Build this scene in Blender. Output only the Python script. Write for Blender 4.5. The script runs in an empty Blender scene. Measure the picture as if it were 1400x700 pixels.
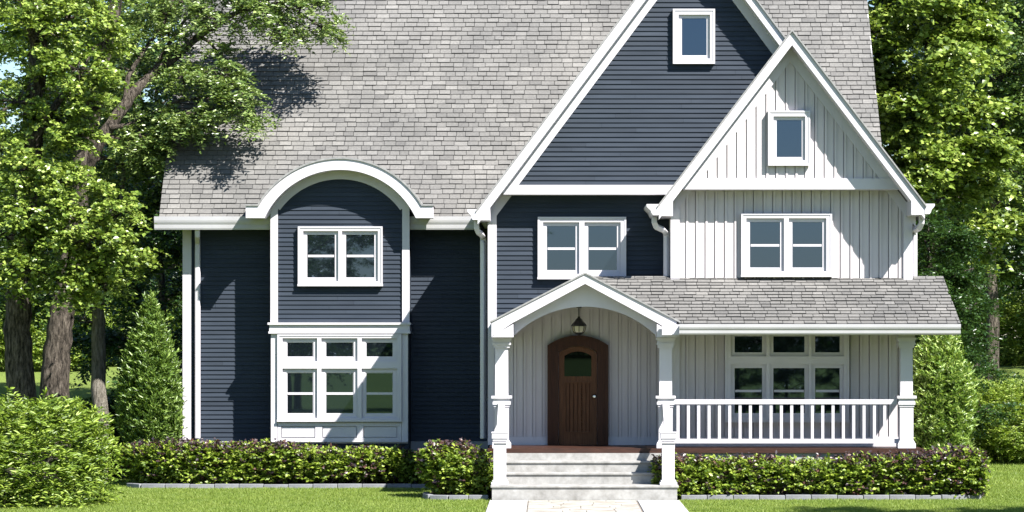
import bpy, math, random
import numpy as np
from mathutils import Vector

scene = bpy.context.scene
C = scene.collection
R = math.radians

# ------------------------------------------------------------------ camera
F, DIST, EYE = 3960.0, 60.0, 3.2          # focal length in photo pixels, metres to the grey wall, eye height
cam_d = bpy.data.cameras.new('camera')
cam = bpy.data.objects.new('camera', cam_d)
C.objects.link(cam)
cam.location = (0, -DIST, EYE)
cam.rotation_euler = (R(90), 0, 0)
cam_d.sensor_width = 36
cam_d.lens = F / 1400 * 36
cam_d.shift_x = -50 / 1400
cam_d.shift_y = 115 / 1400
cam_d.clip_start, cam_d.clip_end = 0.5, 2000
scene.camera = cam

# ------------------------------------------------------------------ light
SUN = Vector((1.0, -1.0, 1.5)).normalized()      # towards the sun
w = bpy.data.worlds.new('World')
scene.world = w
w.use_nodes = True
nt = w.node_tree
bg = nt.nodes['Background']
sky = nt.nodes.new('ShaderNodeTexSky')
sky.sky_type = 'NISHITA'
sky.sun_disc = False
sky.sun_elevation = math.asin(SUN.z)
sky.sun_rotation = math.atan2(SUN.x, SUN.y)
sky.air_density, sky.dust_density, sky.ozone_density = 1.0, 0.2, 4.0
nt.links.new(sky.outputs[0], bg.inputs[0])
bg.inputs[1].default_value = 0.07
sun_d = bpy.data.lights.new('sun', 'SUN')
sun_d.energy = 5.0
sun_d.angle = R(0.5)
sun_d.color = (1.0, 0.965, 0.915)
sun = bpy.data.objects.new('sun', sun_d)
C.objects.link(sun)
sun.location = SUN * 60
sun.rotation_euler = (-SUN).to_track_quat('-Z', 'Y').to_euler()
scene.view_settings.view_transform = 'Standard'
scene.view_settings.look = 'None'
scene.view_settings.exposure = 1.36
scene.view_settings.gamma = 1
scene.view_settings.use_curve_mapping = False
scene.render.engine = 'CYCLES'
scene.cycles.max_bounces = 8
scene.cycles.diffuse_bounces = 1
scene.cycles.transparent_max_bounces = 8

# ------------------------------------------------------------------ helpers
def S(Y): return F / (DIST + Y)
def X(px, Y): return (px - 750.0) / S(Y)
def Z(py, Y): return EYE + (465.0 - py) / S(Y)
def P(px, py, Y): return np.array((X(px, Y), Y, Z(py, Y)))

def ground_z(x, y):
    def ss(t):
        t = np.clip(t, 0, 1); return t * t * (3 - 2 * t)
    return 2.25 * ss((np.asarray(y, float) - 6) / 48) + 2.2 * ss((-75 - np.asarray(y, float)) / 60)

def world_loc(o):
    v = Vector((0, 0, 0))
    while o is not None:
        v += o.location; o = o.parent
    return v

def tag(o, label=None, cat=None, group=None, kind=None):
    if label: o['label'] = label
    if cat: o['category'] = cat
    if group: o['group'] = group
    if kind: o['kind'] = kind
    return o

def empty(name, loc, label, cat, group=None):
    o = bpy.data.objects.new(name, None)
    C.objects.link(o); o.location = loc
    o.empty_display_size = 0.3
    return tag(o, label, cat, group)

class MB:
    def __init__(s): s.v, s.f, s.m = [], [], []
    def add(s, vs, fs, mi=0):
        b = len(s.v); s.v += [tuple(map(float, p)) for p in vs]
        for f in fs: s.f.append([b + i for i in f]); s.m.append(mi)
        return s
    def box(s, x0, x1, y0, y1, z0, z1, mi=0):
        if x0 > x1: x0, x1 = x1, x0
        if y0 > y1: y0, y1 = y1, y0
        if z0 > z1: z0, z1 = z1, z0
        return s.add([(x0,y0,z0),(x1,y0,z0),(x1,y1,z0),(x0,y1,z0),(x0,y0,z1),(x1,y0,z1),(x1,y1,z1),(x0,y1,z1)],
                     [(0,3,2,1),(4,5,6,7),(0,1,5,4),(1,2,6,5),(2,3,7,6),(3,0,4,7)], mi)
    def prism(s, poly, a0, a1, axis='y', mi=0):
        """extrude a 2D polygon: axis y -> poly (x,z); axis x -> poly (y,z); axis z -> poly (x,y)"""
        def mk(p, a):
            return (p[0], a, p[1]) if axis == 'y' else ((a, p[0], p[1]) if axis == 'x' else (p[0], p[1], a))
        n = len(poly)
        area = sum(poly[i][0]*poly[(i+1)%n][1] - poly[(i+1)%n][0]*poly[i][1] for i in range(n))
        if (area < 0) != (axis == 'z' and False): poly = poly[::-1] if area < 0 else poly
        vs = [mk(p, a0) for p in poly] + [mk(p, a1) for p in poly]
        fs = [list(range(n)), list(range(2*n-1, n-1, -1))]
        fs += [(i, i+n, (i+1)%n+n, (i+1)%n) for i in range(n)]
        return s.add(vs, fs, mi)
    def strip(s, top, bot, a0, a1, mi=0):
        """a band between two polylines (x,z) of equal length, extruded along y, built of quads"""
        n = len(top)
        for i in range(n-1):
            s.prism([bot[i], bot[i+1], top[i+1], top[i]], a0, a1, mi=mi)
        return s
    def tube(s, pts, rad, n=10, mi=0, caps=True, square=False):
        pts = [Vector(p) for p in pts]
        if not hasattr(rad, '__len__'): rad = [rad]*len(pts)
        b = len(s.v); up = None
        for i, p in enumerate(pts):
            t = (pts[min(i+1, len(pts)-1)] - pts[max(i-1, 0)]).normalized()
            if up is None:
                up = Vector((0, 1, 0)) if abs(t.y) < 0.9 else Vector((1, 0, 0))
            sx = t.cross(up).normalized(); up = sx.cross(t).normalized()
            for k in range(n):
                a = 2*math.pi*(k + (0.5 if square else 0))/n
                s.v.append(tuple(p + sx*math.cos(a)*rad[i] + up*math.sin(a)*rad[i]))
        for i in range(len(pts)-1):
            for k in range(n):
                s.f.append([b+i*n+k, b+i*n+(k+1)%n, b+(i+1)*n+(k+1)%n, b+(i+1)*n+k]); s.m.append(mi)
        if caps:
            s.f.append([b+k for k in range(n)][::-1]); s.m.append(mi)
            e = b+(len(pts)-1)*n
            s.f.append([e+k for k in range(n)]); s.m.append(mi)
        return s
    def lathe(s, cx, cy, prof, n=16, mi=0):
        b = len(s.v)
        for r, z in prof:
            for k in range(n):
                a = 2*math.pi*k/n
                s.v.append((cx+r*math.cos(a), cy+r*math.sin(a), z))
        for i in range(len(prof)-1):
            for k in range(n):
                s.f.append([b+i*n+k, b+i*n+(k+1)%n, b+(i+1)*n+(k+1)%n, b+(i+1)*n+k]); s.m.append(mi)
        s.f.append([b+k for k in range(n)][::-1]); s.m.append(mi)
        e = b+(len(prof)-1)*n
        s.f.append([e+k for k in range(n)]); s.m.append(mi)
        return s
    def build(s, name, mats, parent=None, smooth=False, bevel=0):
        if not isinstance(mats, (list, tuple)): mats = [mats]
        me = bpy.data.meshes.new(name)
        off = world_loc(parent) if parent else Vector((0, 0, 0))
        me.from_pydata([(p[0]-off.x, p[1]-off.y, p[2]-off.z) for p in s.v], [], s.f)
        for m in mats: me.materials.append(m)
        me.polygons.foreach_set('material_index', s.m)
        if smooth: me.polygons.foreach_set('use_smooth', [True]*len(s.f))
        me.update()
        o = bpy.data.objects.new(name, me); C.objects.link(o)
        if parent: o.parent = parent
        if bevel:
            b = o.modifiers.new('bevel', 'BEVEL'); b.width = bevel; b.segments = 2; b.limit_method = 'ANGLE'
        return o

def np_mesh(name, V, T, mats, parent=None, mi=None, smooth=False):
    """mesh object from numpy triangles"""
    if not isinstance(mats, (list, tuple)): mats = [mats]
    me = bpy.data.meshes.new(name)
    V = np.asarray(V, np.float32); T = np.asarray(T, np.int32)
    if parent is not None:
        V = V - np.array(world_loc(parent), np.float32)
    me.vertices.add(len(V)); me.vertices.foreach_set('co', V.ravel())
    me.loops.add(T.size); me.loops.foreach_set('vertex_index', T.ravel())
    me.polygons.add(len(T)); me.polygons.foreach_set('loop_start', np.arange(0, T.size, T.shape[1], dtype=np.int32))
    for m in mats: me.materials.append(m)
    if mi is not None: me.polygons.foreach_set('material_index', np.asarray(mi, np.int32))
    me.update(calc_edges=True)
    o = bpy.data.objects.new(name, me); C.objects.link(o)
    if parent: o.parent = parent
    return o

# ------------------------------------------------------------------ materials
def new_mat(name):
    m = bpy.data.materials.new(name); m.use_nodes = True
    t = m.node_tree
    return m, t, t.nodes['Principled BSDF']

def ramp(t, fac, cols):
    r = t.nodes.new('ShaderNodeValToRGB')
    el = r.color_ramp.elements
    el[0].position, el[0].color = cols[0][0], (*cols[0][1], 1)
    el[1].position, el[1].color = cols[-1][0], (*cols[-1][1], 1)
    for p, c in cols[1:-1]:
        e = el.new(p); e.color = (*c, 1)
    t.links.new(fac, r.inputs[0])
    return r.outputs[0]

def noise(t, scale, detail=4, rough=0.55, coord='Object', stretch=None):
    tc = t.nodes.new('ShaderNodeTexCoord')
    n = t.nodes.new('ShaderNodeTexNoise')
    n.inputs['Scale'].default_value = scale
    n.inputs['Detail'].default_value = detail
    n.inputs['Roughness'].default_value = rough
    if stretch:
        mp = t.nodes.new('ShaderNodeMapping'); mp.inputs['Scale'].default_value = stretch
        t.links.new(tc.outputs[coord], mp.inputs[0]); t.links.new(mp.outputs[0], n.inputs['Vector'])
    else:
        t.links.new(tc.outputs[coord], n.inputs['Vector'])
    return n.outputs['Fac']

def bump(t, b, h, strength, dist=0.01):
    n = t.nodes.new('ShaderNodeBump')
    n.inputs['Strength'].default_value = strength
    n.inputs['Distance'].default_value = dist
    t.links.new(h, n.inputs['Height']); t.links.new(n.outputs[0], b.inputs['Normal'])

def mix(t, f, a, b, mode='MIX'):
    n = t.nodes.new('ShaderNodeMix'); n.data_type = 'RGBA'; n.blend_type = mode
    for sock, v in ((n.inputs[0], f), (n.inputs[6], a), (n.inputs[7], b)):
        if isinstance(v, (int, float)): sock.default_value = v
        elif isinstance(v, tuple): sock.default_value = (*v, 1)
        else: t.links.new(v, sock)
    return n.outputs[2]

def surf(name, c1, c2, scale=3, rough=0.6, bscale=None, bstr=0.2, spec=0.4, stretch=None, detail=5):
    m, t, b = new_mat(name)
    f = noise(t, scale, detail, 0.6, stretch=stretch)
    t.links.new(ramp(t, f, [(0.3, c1), (0.7, c2)]), b.inputs['Base Color'])
    b.inputs['Roughness'].default_value = rough
    b.inputs['Specular IOR Level'].default_value = spec
    if bscale: bump(t, b, noise(t, bscale, 4, stretch=stretch), bstr)
    return m

M = {}
M['white'] = surf('white_paint', (0.55, 0.525, 0.56), (0.61, 0.585, 0.615), 1.3, 0.5, 60, 0.04)
M['gutter'] = surf('gutter_paint', (0.38, 0.375, 0.385), (0.44, 0.435, 0.445), 1.2, 0.4, 40, 0.03, 0.5)
M['navy'] = surf('navy_siding', (0.0225, 0.031, 0.045), (0.032, 0.042, 0.059), 2.2, 0.55, 70, 0.12, 0.22, stretch=(0.5, 0.5, 4))
M['greywall'] = surf('grey_boards', (0.57, 0.525, 0.54), (0.61, 0.565, 0.58), 1.6, 0.6, 50, 0.06, 0.3, stretch=(3, 3, 0.4))
M['stone'] = surf('step_stone', (0.24, 0.235, 0.225), (0.42, 0.415, 0.405), 3.4, 0.75, 30, 0.25, 0.3, detail=9)
M['found'] = surf('foundation_stone', (0.3, 0.3, 0.3), (0.4, 0.4, 0.4), 3.5, 0.85, 25, 0.3, 0.2)
M['kerb'] = surf('kerb_concrete', (0.16, 0.165, 0.18), (0.27, 0.275, 0.29), 5, 0.85, 40, 0.4, 0.2)
M['flag'] = surf('flag_stone', (0.22, 0.19, 0.15), (0.5, 0.48, 0.44), 2.3, 0.7, 20, 0.3, 0.3, detail=8)
M['pale'] = surf('pale_paving', (0.36, 0.36, 0.35), (0.48, 0.48, 0.47), 2, 0.8, 30, 0.2, 0.2)
M['joint'] = surf('joint_sand', (0.1, 0.09, 0.08), (0.3, 0.26, 0.22), 9, 0.9)
M['soil'] = surf('bed_soil', (0.02, 0.014, 0.009), (0.06, 0.042, 0.028), 12, 0.95, 30, 0.8, 0.1)
M['iron'] = surf('black_iron', (0.004, 0.004, 0.004), (0.01, 0.0095, 0.009), 8, 0.4, None, 0, 0.5)
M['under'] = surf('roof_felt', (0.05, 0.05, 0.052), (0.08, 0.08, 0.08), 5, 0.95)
M['deck'] = surf('deck_boards', (0.022, 0.009, 0.006), (0.062, 0.024, 0.014), 6, 0.5, 40, 0.2, 0.4, stretch=(0.6, 6, 6))
M['dark'] = surf('dark_interior', (0.008, 0.008, 0.009), (0.014, 0.014, 0.015), 2, 0.9)

def wood_mat(name, c1, c2, c3):
    m, t, b = new_mat(name)
    f = noise(t, 9, 5, 0.6, stretch=(7, 7, 0.35))
    t.links.new(ramp(t, f, [(0.2, c1), (0.5, c2), (0.85, c3)]), b.inputs['Base Color'])
    b.inputs['Roughness'].default_value = 0.5
    b.inputs['Specular IOR Level'].default_value = 0.2
    
    return m
M['door'] = wood_mat('door_wood', (0.05, 0.02, 0.009), (0.11, 0.044, 0.018), (0.19, 0.08, 0.034))
M['doorframe'] = wood_mat('door_frame_wood', (0.015, 0.005, 0.0025), (0.045, 0.015, 0.007), (0.09, 0.035, 0.016))

def glass_mat(name, ior, tint):
    m, t, b = new_mat(name)
    b.inputs['Base Color'].default_value = (*tint, 1)
    b.inputs['Roughness'].default_value = 0.015
    b.inputs['IOR'].default_value = ior
    b.inputs['Specular Tint'].default_value = (0.52, 0.7, 1.0, 1)
    bump(t, b, noise(t, 0.9, 1), 0.02, 0.004)
    return m
M['glass'] = glass_mat('window_glass', 2.05, (0.006, 0.009, 0.012))
M['doorglass'] = glass_mat('door_glass', 1.42, (0.004, 0.005, 0.004))
m, t, b = new_mat('lantern_glass')
b.inputs['Base Color'].default_value = (0.45, 0.4, 0.28, 1); b.inputs['Roughness'].default_value = 0.15
b.inputs['Alpha'].default_value = 1.0
M['lampglass'] = m
m, t, b = new_mat('brushed_metal')
b.inputs['Base Color'].default_value = (0.75, 0.74, 0.72, 1); b.inputs['Metallic'].default_value = 1; b.inputs['Roughness'].default_value = 0.25
M['metal'] = m

def shingle_mat(name, lo, mid, hi):
    m, t, b = new_mat(name)
    g = t.nodes.new('ShaderNodeNewGeometry')
    base = ramp(t, g.outputs['Random Per Island'], [(0.0, lo), (0.18, mid), (0.75, mid), (1.0, hi)])
    big = noise(t, 0.7, 4, 0.6)
    base = mix(t, 1.0, base, ramp(t, big, [(0.28, (0.72, 0.72, 0.72)), (0.72, (1.12, 1.1, 1.07))]), 'MULTIPLY')
    gr = noise(t, 26, 6, 0.75)
    base = mix(t, 1.0, base, ramp(t, gr, [(0.3, (0.68, 0.68, 0.7)), (0.68, (1.15, 1.15, 1.14))]), 'MULTIPLY')
    t.links.new(base, b.inputs['Base Color'])
    b.inputs['Roughness'].default_value = 0.85
    b.inputs['Specular IOR Level'].default_value = 0.25
    bump(t, b, noise(t, 90, 4, 0.7), 0.5, 0.004)
    return m
M['shingle'] = shingle_mat('roof_shingle', (0.148, 0.145, 0.141), (0.186, 0.182, 0.175), (0.228, 0.223, 0.214))
M['capshingle'] = surf('ridge_shingle', (0.2, 0.2, 0.2), (0.32, 0.315, 0.31), 9, 0.9, 30, 0.5, 0.2)

def leaf_mat(name, cols, trans=0.22, rough=0.33, spec=0.5):
    m, t, b = new_mat(name)
    g = t.nodes.new('ShaderNodeNewGeometry')
    n = len(cols)
    col = ramp(t, g.outputs['Random Per Island'], [(i/(n-1), c) for i, c in enumerate(cols)])
    t.links.new(col, b.inputs['Base Color'])
    b.inputs['Roughness'].default_value = rough
    b.inputs['Specular IOR Level'].default_value = spec
    tr = t.nodes.new('ShaderNodeBsdfTranslucent')
    t.links.new(mix(t, 1.0, col, (1.2, 1.25, 0.6), 'MULTIPLY'), tr.inputs[0])
    mx = t.nodes.new('ShaderNodeMixShader'); mx.inputs[0].default_value = trans
    t.links.new(b.outputs[0], mx.inputs[1]); t.links.new(tr.outputs[0], mx.inputs[2])
    t.links.new(mx.outputs[0], t.nodes['Material Output'].inputs[0])
    return m
def vary(m, scale, lo, hi):
    t = m.node_tree; b = t.nodes['Principled BSDF']; src = b.inputs['Base Color'].links[0].from_socket
    out = mix(t, 1.0, src, ramp(t, noise(t, scale, 5, 0.65), [(0.3, lo), (0.7, hi)]), 'MULTIPLY')
    t.links.new(out, b.inputs['Base Color'])
M['maple'] = leaf_mat('maple_leaf', [(0.05, 0.09, 0.012), (0.17, 0.25, 0.036), (0.36, 0.44, 0.1)])
M['cherry'] = leaf_mat('narrow_leaf', [(0.045, 0.085, 0.016), (0.13, 0.2, 0.045), (0.32, 0.4, 0.13)], 0.22, 0.3, 0.7)
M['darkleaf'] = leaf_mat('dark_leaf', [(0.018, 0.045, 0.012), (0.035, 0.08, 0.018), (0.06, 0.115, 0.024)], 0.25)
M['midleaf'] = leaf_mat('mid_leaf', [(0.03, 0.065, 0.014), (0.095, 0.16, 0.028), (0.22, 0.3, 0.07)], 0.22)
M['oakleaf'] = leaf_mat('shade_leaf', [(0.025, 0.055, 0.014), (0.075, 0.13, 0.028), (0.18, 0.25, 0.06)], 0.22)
M['laurel'] = leaf_mat('laurel_leaf', [(0.06, 0.115, 0.022), (0.13, 0.215, 0.04), (0.26, 0.36, 0.085)], 0.25, 0.35, 0.5)
M['laurel_lit'] = leaf_mat('lit_laurel_leaf', [(0.07, 0.14, 0.02), (0.2, 0.31, 0.055), (0.42, 0.52, 0.15)], 0.25, 0.35, 0.6)  # laurel leaf once more, its stronger sunlight put into a lighter colour
M['yew'] = leaf_mat('yew_needle', [(0.055, 0.1, 0.012), (0.175, 0.265, 0.03), (0.34, 0.43, 0.075)], 0.25, 0.4, 0.45)
M['limebush'] = leaf_mat('lime_leaf', [(0.08, 0.14, 0.016), (0.21, 0.31, 0.04), (0.4, 0.48, 0.1)], 0.28, 0.4, 0.45)
M['hedge'] = leaf_mat('hedge_leaf', [(0.07, 0.12, 0.012), (0.2, 0.29, 0.034), (0.38, 0.46, 0.075)], 0.28, 0.4, 0.5)
M['purple'] = leaf_mat('purple_tip', [(0.022, 0.016, 0.024), (0.055, 0.036, 0.042), (0.13, 0.062, 0.046)], 0.2)
M['grass'] = leaf_mat('grass_blade', [(0.13, 0.2, 0.03), (0.21, 0.29, 0.052), (0.3, 0.37, 0.095)], 0.3, 0.5, 0.3)

def island_tone(m, lo, hi):
    t = m.node_tree; b = t.nodes['Principled BSDF']; src = b.inputs['Base Color'].links[0].from_socket
    g = t.nodes.new('ShaderNodeNewGeometry')
    out = mix(t, 1.0, src, ramp(t, g.outputs['Random Per Island'], [(0, (lo,)*3), (1, (hi,)*3)]), 'MULTIPLY')
    t.links.new(out, b.inputs['Base Color'])
island_tone(M['navy'], 0.88, 1.12)
island_tone(M['greywall'], 0.95, 1.04)
vary(M['greywall'], 0.9, (0.95, 0.945, 0.93), (1.02, 1.02, 1.02))
vary(M['stone'], 9, (0.82, 0.81, 0.79), (1.08, 1.08, 1.08))
vary(M['grass'], 0.8, (0.78, 0.84, 0.75), (1.15, 1.08, 1.1))

def bark_mat(name, c1, c2, c3):
    m, t, b = new_mat(name)
    f = noise(t, 7, 8, 0.75, stretch=(2.6, 2.6, 0.55))
    t.links.new(ramp(t, f, [(0.4, c1), (0.52, c2), (0.66, c3)]), b.inputs['Base Color'])
    b.inputs['Roughness'].default_value = 0.9
    b.inputs['Specular IOR Level'].default_value = 0.2
    bump(t, b, f, 1.0, 0.2)
    return m
M['bark'] = bark_mat('tree_bark', (0.02, 0.017, 0.014), (0.13, 0.108, 0.088), (0.3, 0.255, 0.21))
M['palebark'] = bark_mat('pale_bark', (0.15, 0.135, 0.11), (0.32, 0.29, 0.24), (0.46, 0.42, 0.36))

m, t, b = new_mat('lawn_ground')
n1 = noise(t, 0.35, 5, 0.6); n2 = noise(t, 14, 8, 0.75)
base = ramp(t, n2, [(0.3, (0.1, 0.15, 0.03)), (0.5, (0.17, 0.23, 0.055)), (0.7, (0.24, 0.3, 0.085))])
base = mix(t, 1.0, base, ramp(t, n1, [(0.3, (0.85, 0.88, 0.85)), (0.7, (1.12, 1.08, 1.0))]), 'MULTIPLY')
t.links.new(base, b.inputs['Base Color'])
b.inputs['Roughness'].default_value = 0.9; b.inputs['Specular IOR Level'].default_value = 0.1
bump(t, b, n2, 1.0, 0.06)
M['lawn'] = m

# ------------------------------------------------------------------ ground
def make_ground():
    xs = np.concatenate([np.linspace(-600, -40, 12), np.linspace(-30, 30, 31), np.linspace(40, 600, 12)])
    ys = np.concatenate([np.linspace(-600, -150, 8), np.linspace(-140, -70, 15), np.linspace(-60, 0, 7), np.linspace(4, 60, 40), np.linspace(70, 900, 12)])
    gx, gy = np.meshgrid(xs, ys)
    V = np.stack([gx.ravel(), gy.ravel(), ground_z(gx, gy).ravel()], 1)
    nx = len(xs); T = []
    for j in range(len(ys)-1):
        for i in range(nx-1):
            a = j*nx+i; T.append((a, a+1, a+nx+1, a+nx))
    o = np_mesh('lawn', V, T, M['lawn'])
    o.data.polygons.foreach_set('use_smooth', [True]*len(T))
    tag(o, kind='structure')
make_ground()

# planes of the house (y grows away from the viewer)
YW, YN, YL, YB = 0.0, 0.8, 4.5, 3.65      # grey wing, navy centre block, navy left wing, bay
YTN, YTG = 0.4, -0.4                       # the proud gable triangles
YFN, YFG = -0.05, -0.87                    # front of the rake boards
DECK = 1.0

house = empty('house', (0, 0, 0), 'large navy and grey house with steep shingled roof, white trim and covered front porch', 'house')

# ------------------------------------------------------------------ siding and shingles
jrng = random.Random(3)
def lap(mb, y, z0, z1, xl, xr, pitch=0.1, butt=0.026, fmap=None):
    fmap = fmap or (lambda u, d, z: (u, y - d, z))
    n = max(1, int(round((z1-z0)/pitch))); h = (z1-z0)/n
    for i in range(n):
        a, b_ = z0+i*h, z0+(i+1)*h
        la, ra, lb, rb = xl(a), xr(a), xl(b_), xr(b_)
        if ra-la < 0.01: continue
        if rb-lb < 0.0: lb = rb = (lb+rb)/2
        cuts = []; x = la+jrng.uniform(0.6, 3.6)
        while x < ra-0.4:
            if x > max(la, lb)+0.2 and x < min(ra, rb)-0.2: cuts.append(x)
            x += 3.66
        e0 = [(la, lb)]+[(c+0.002, c+0.002) for c in cuts]; e1 = [(c-0.002, c-0.002) for c in cuts]+[(ra, rb)]
        for (pa, pb), (qa, qb) in zip(e0, e1):
            d = butt+jrng.uniform(-0.002, 0.002)
            vs = [fmap(pa, d, a), fmap(qa, d, a), fmap(qb, 0.003, b_), fmap(pb, 0.003, b_), fmap(pa, 0.0, a), fmap(qa, 0.0, a)]
            mb.add(vs, [(0, 1, 2, 3), (4, 5, 1, 0)])

def battens(mb, y, z0, ztop, x0, x1, pitch=0.2, wd=0.045, dp=0.022, phase=0.0, gap=0.014, deep=0.04):
    """wide boards and narrow raised battens parted by open grooves; board fronts lie on y"""
    x = x0 + phase - pitch
    while x < x1:
        for a, b_, f in ((x, x+wd, y-dp), (x+wd+0.002, x+pitch-gap, y)):
            a, b_ = max(a, x0), min(b_, x1)
            if b_-a < 0.004: continue
            za, zb = ztop(a), ztop(b_)
            if min(za, zb) > z0+0.02:
                mb.prism([(a, z0), (b_, z0), (b_, zb), (a, za)], f, y+deep)
        x += pitch

def shingles(mb, rng, O, U, Vd, ulo, uhi, length, expo=0.145, tab=0.26):
    O, U, Vd = Vector(O), Vector(U).normalized(), Vector(Vd).normalized()
    N = U.cross(Vd).normalized()
    if N.z < 0: N = -N
    k = 0; v = 0.0
    while v < length:
        lo, hi = ulo(v), uhi(v)
        u = lo - rng.random()*tab
        while u < hi:
            wd = tab*rng.uniform(0.78, 1.22)
            a, b_ = max(u, lo), min(u+wd-0.011, hi)
            if b_-a > 0.02:
                t0 = rng.uniform(0.018, 0.034); sk = rng.uniform(-0.006, 0.006)
                v0, v1 = v+sk-0.004, v+expo+0.012
                p = [O+U*a+Vd*v0+N*t0, O+U*b_+Vd*v0+N*t0, O+U*b_+Vd*v1+N*0.003, O+U*a+Vd*v1+N*0.003,
                     O+U*a+Vd*v0, O+U*b_+Vd*v0]
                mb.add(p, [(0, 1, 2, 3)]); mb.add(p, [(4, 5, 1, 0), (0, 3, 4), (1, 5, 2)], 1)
            u += wd
        v += expo; k += 1

rng = random.Random(11)

# ------------------------------------------------------------------ main body and its roof
XL, XR = -8.05, 7.0
RX0, RX1 = -8.59, 7.5
YE, ZE, SL = 3.93, 5.91, 1.24                      # eave line of the main roof, slope
YRG = 9.9; ZR = ZE + SL*(YRG-YE)
YBK = 2*YRG-YE
zsid = Z(603, YL)
mb = MB()
mb.box(XL, XR, YL+0.02, YBK-0.7, 0, ZE-0.1)
mb.prism([(YL+0.02, ZE-0.1), (YBK-0.7, ZE-0.1), (YRG, ZR-0.95)], XL, XR, axis='x')
mb.build('house_body', M['navy'], house)
mb = MB(); lap(mb, YL, zsid, ZE-0.1, lambda z: XL, lambda z: X(680, YL))
lap(mb, 0, zsid, ZE-0.1, lambda z: YL, lambda z: YBK-0.7, fmap=lambda u, d, z: (XL-d, u, z))
mb.build('lap_siding', M['navy'], house)

mb = MB()
def roof_slab(mb, x0, x1, mi=0, th=0.16):
    mb.prism([(YE-0.02, ZE), (YRG, ZR), (YBK+0.02, ZE), (YBK+0.02, ZE-th), (YRG, ZR-th), (YE-0.02, ZE-th)], x0, x1, axis='x', mi=mi)
roof_slab(mb, RX0+0.03, RX1-0.03)
roof = mb.build('main_roof', M['under'], house)
mb = MB()
Lr = math.hypot(YRG-YE, ZR-ZE)
shingles(mb, rng, (0, YE-0.05, ZE-0.03), (1, 0, 0), (0, 1, SL), lambda v: RX0, lambda v: RX1, Lr+0.04)
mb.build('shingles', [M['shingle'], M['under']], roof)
mb = MB()
shingles(mb, rng, (0, YBK+0.05, ZE-0.03), (-1, 0, 0), (0, -1, SL), lambda v: -RX1, lambda v: -RX0, Lr+0.04, 0.3, 0.5)
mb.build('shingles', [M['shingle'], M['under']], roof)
for xa in (RX0, RX1-0.03):
    MB().prism([(YE+0.05, ZE+0.03), (YRG, ZR-0.04), (YBK-0.05, ZE+0.03), (YBK-0.05, ZE-0.22), (YRG, ZR-0.3), (YE+0.05, ZE-0.22)], xa, xa+0.03, axis='x').build('barge_board', M['white'], roof)

# gutter, fascia and soffit of the left wing
def gutter_profile(front, back, zt, zb):
    h = zt-zb; d = back-front
    return [(back, zb), (front+d*0.3, zb), (front+d*0.22, zb+h*0.12), (front+d*0.2, zb+h*0.38), (front+d*0.06, zb+h*0.55), (front, zb+h*0.7), (front, zt), (front+0.02, zt), (front+0.03, zt-0.03), (back, zt-0.03)]
mb = MB()
mb.prism(gutter_profile(3.76, 3.9, Z(296, 3.8), Z(314, 3.8)), X(211, 3.8), X(652, 3.8), axis='x')
g = mb.build('gutter', M['gutter'], house)
mb = MB(); mb.box(X(214, 3.95), X(665, 3.95), 3.935, YL+0.02, Z(311, 3.95), Z(302, 3.95)); mb.build('soffit', M['white'], house)

# corner boards, foundation
mb = MB(); mb.box(X(250, YL), X(262, YL), YL-0.045, YL+0.1, zsid, Z(309, YL)); mb.build('corner_board', M['white'], house)
mb = MB()
mb.box(X(236, YL), X(690, YL), YL-0.12, YL+0.02, -0.1, zsid-0.004)
mb.box(XL-0.1, XL+0.02, YL+0.02, YBK-0.7, -0.1, zsid-0.004)
mb.build('foundation', M['found'], house)

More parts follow.
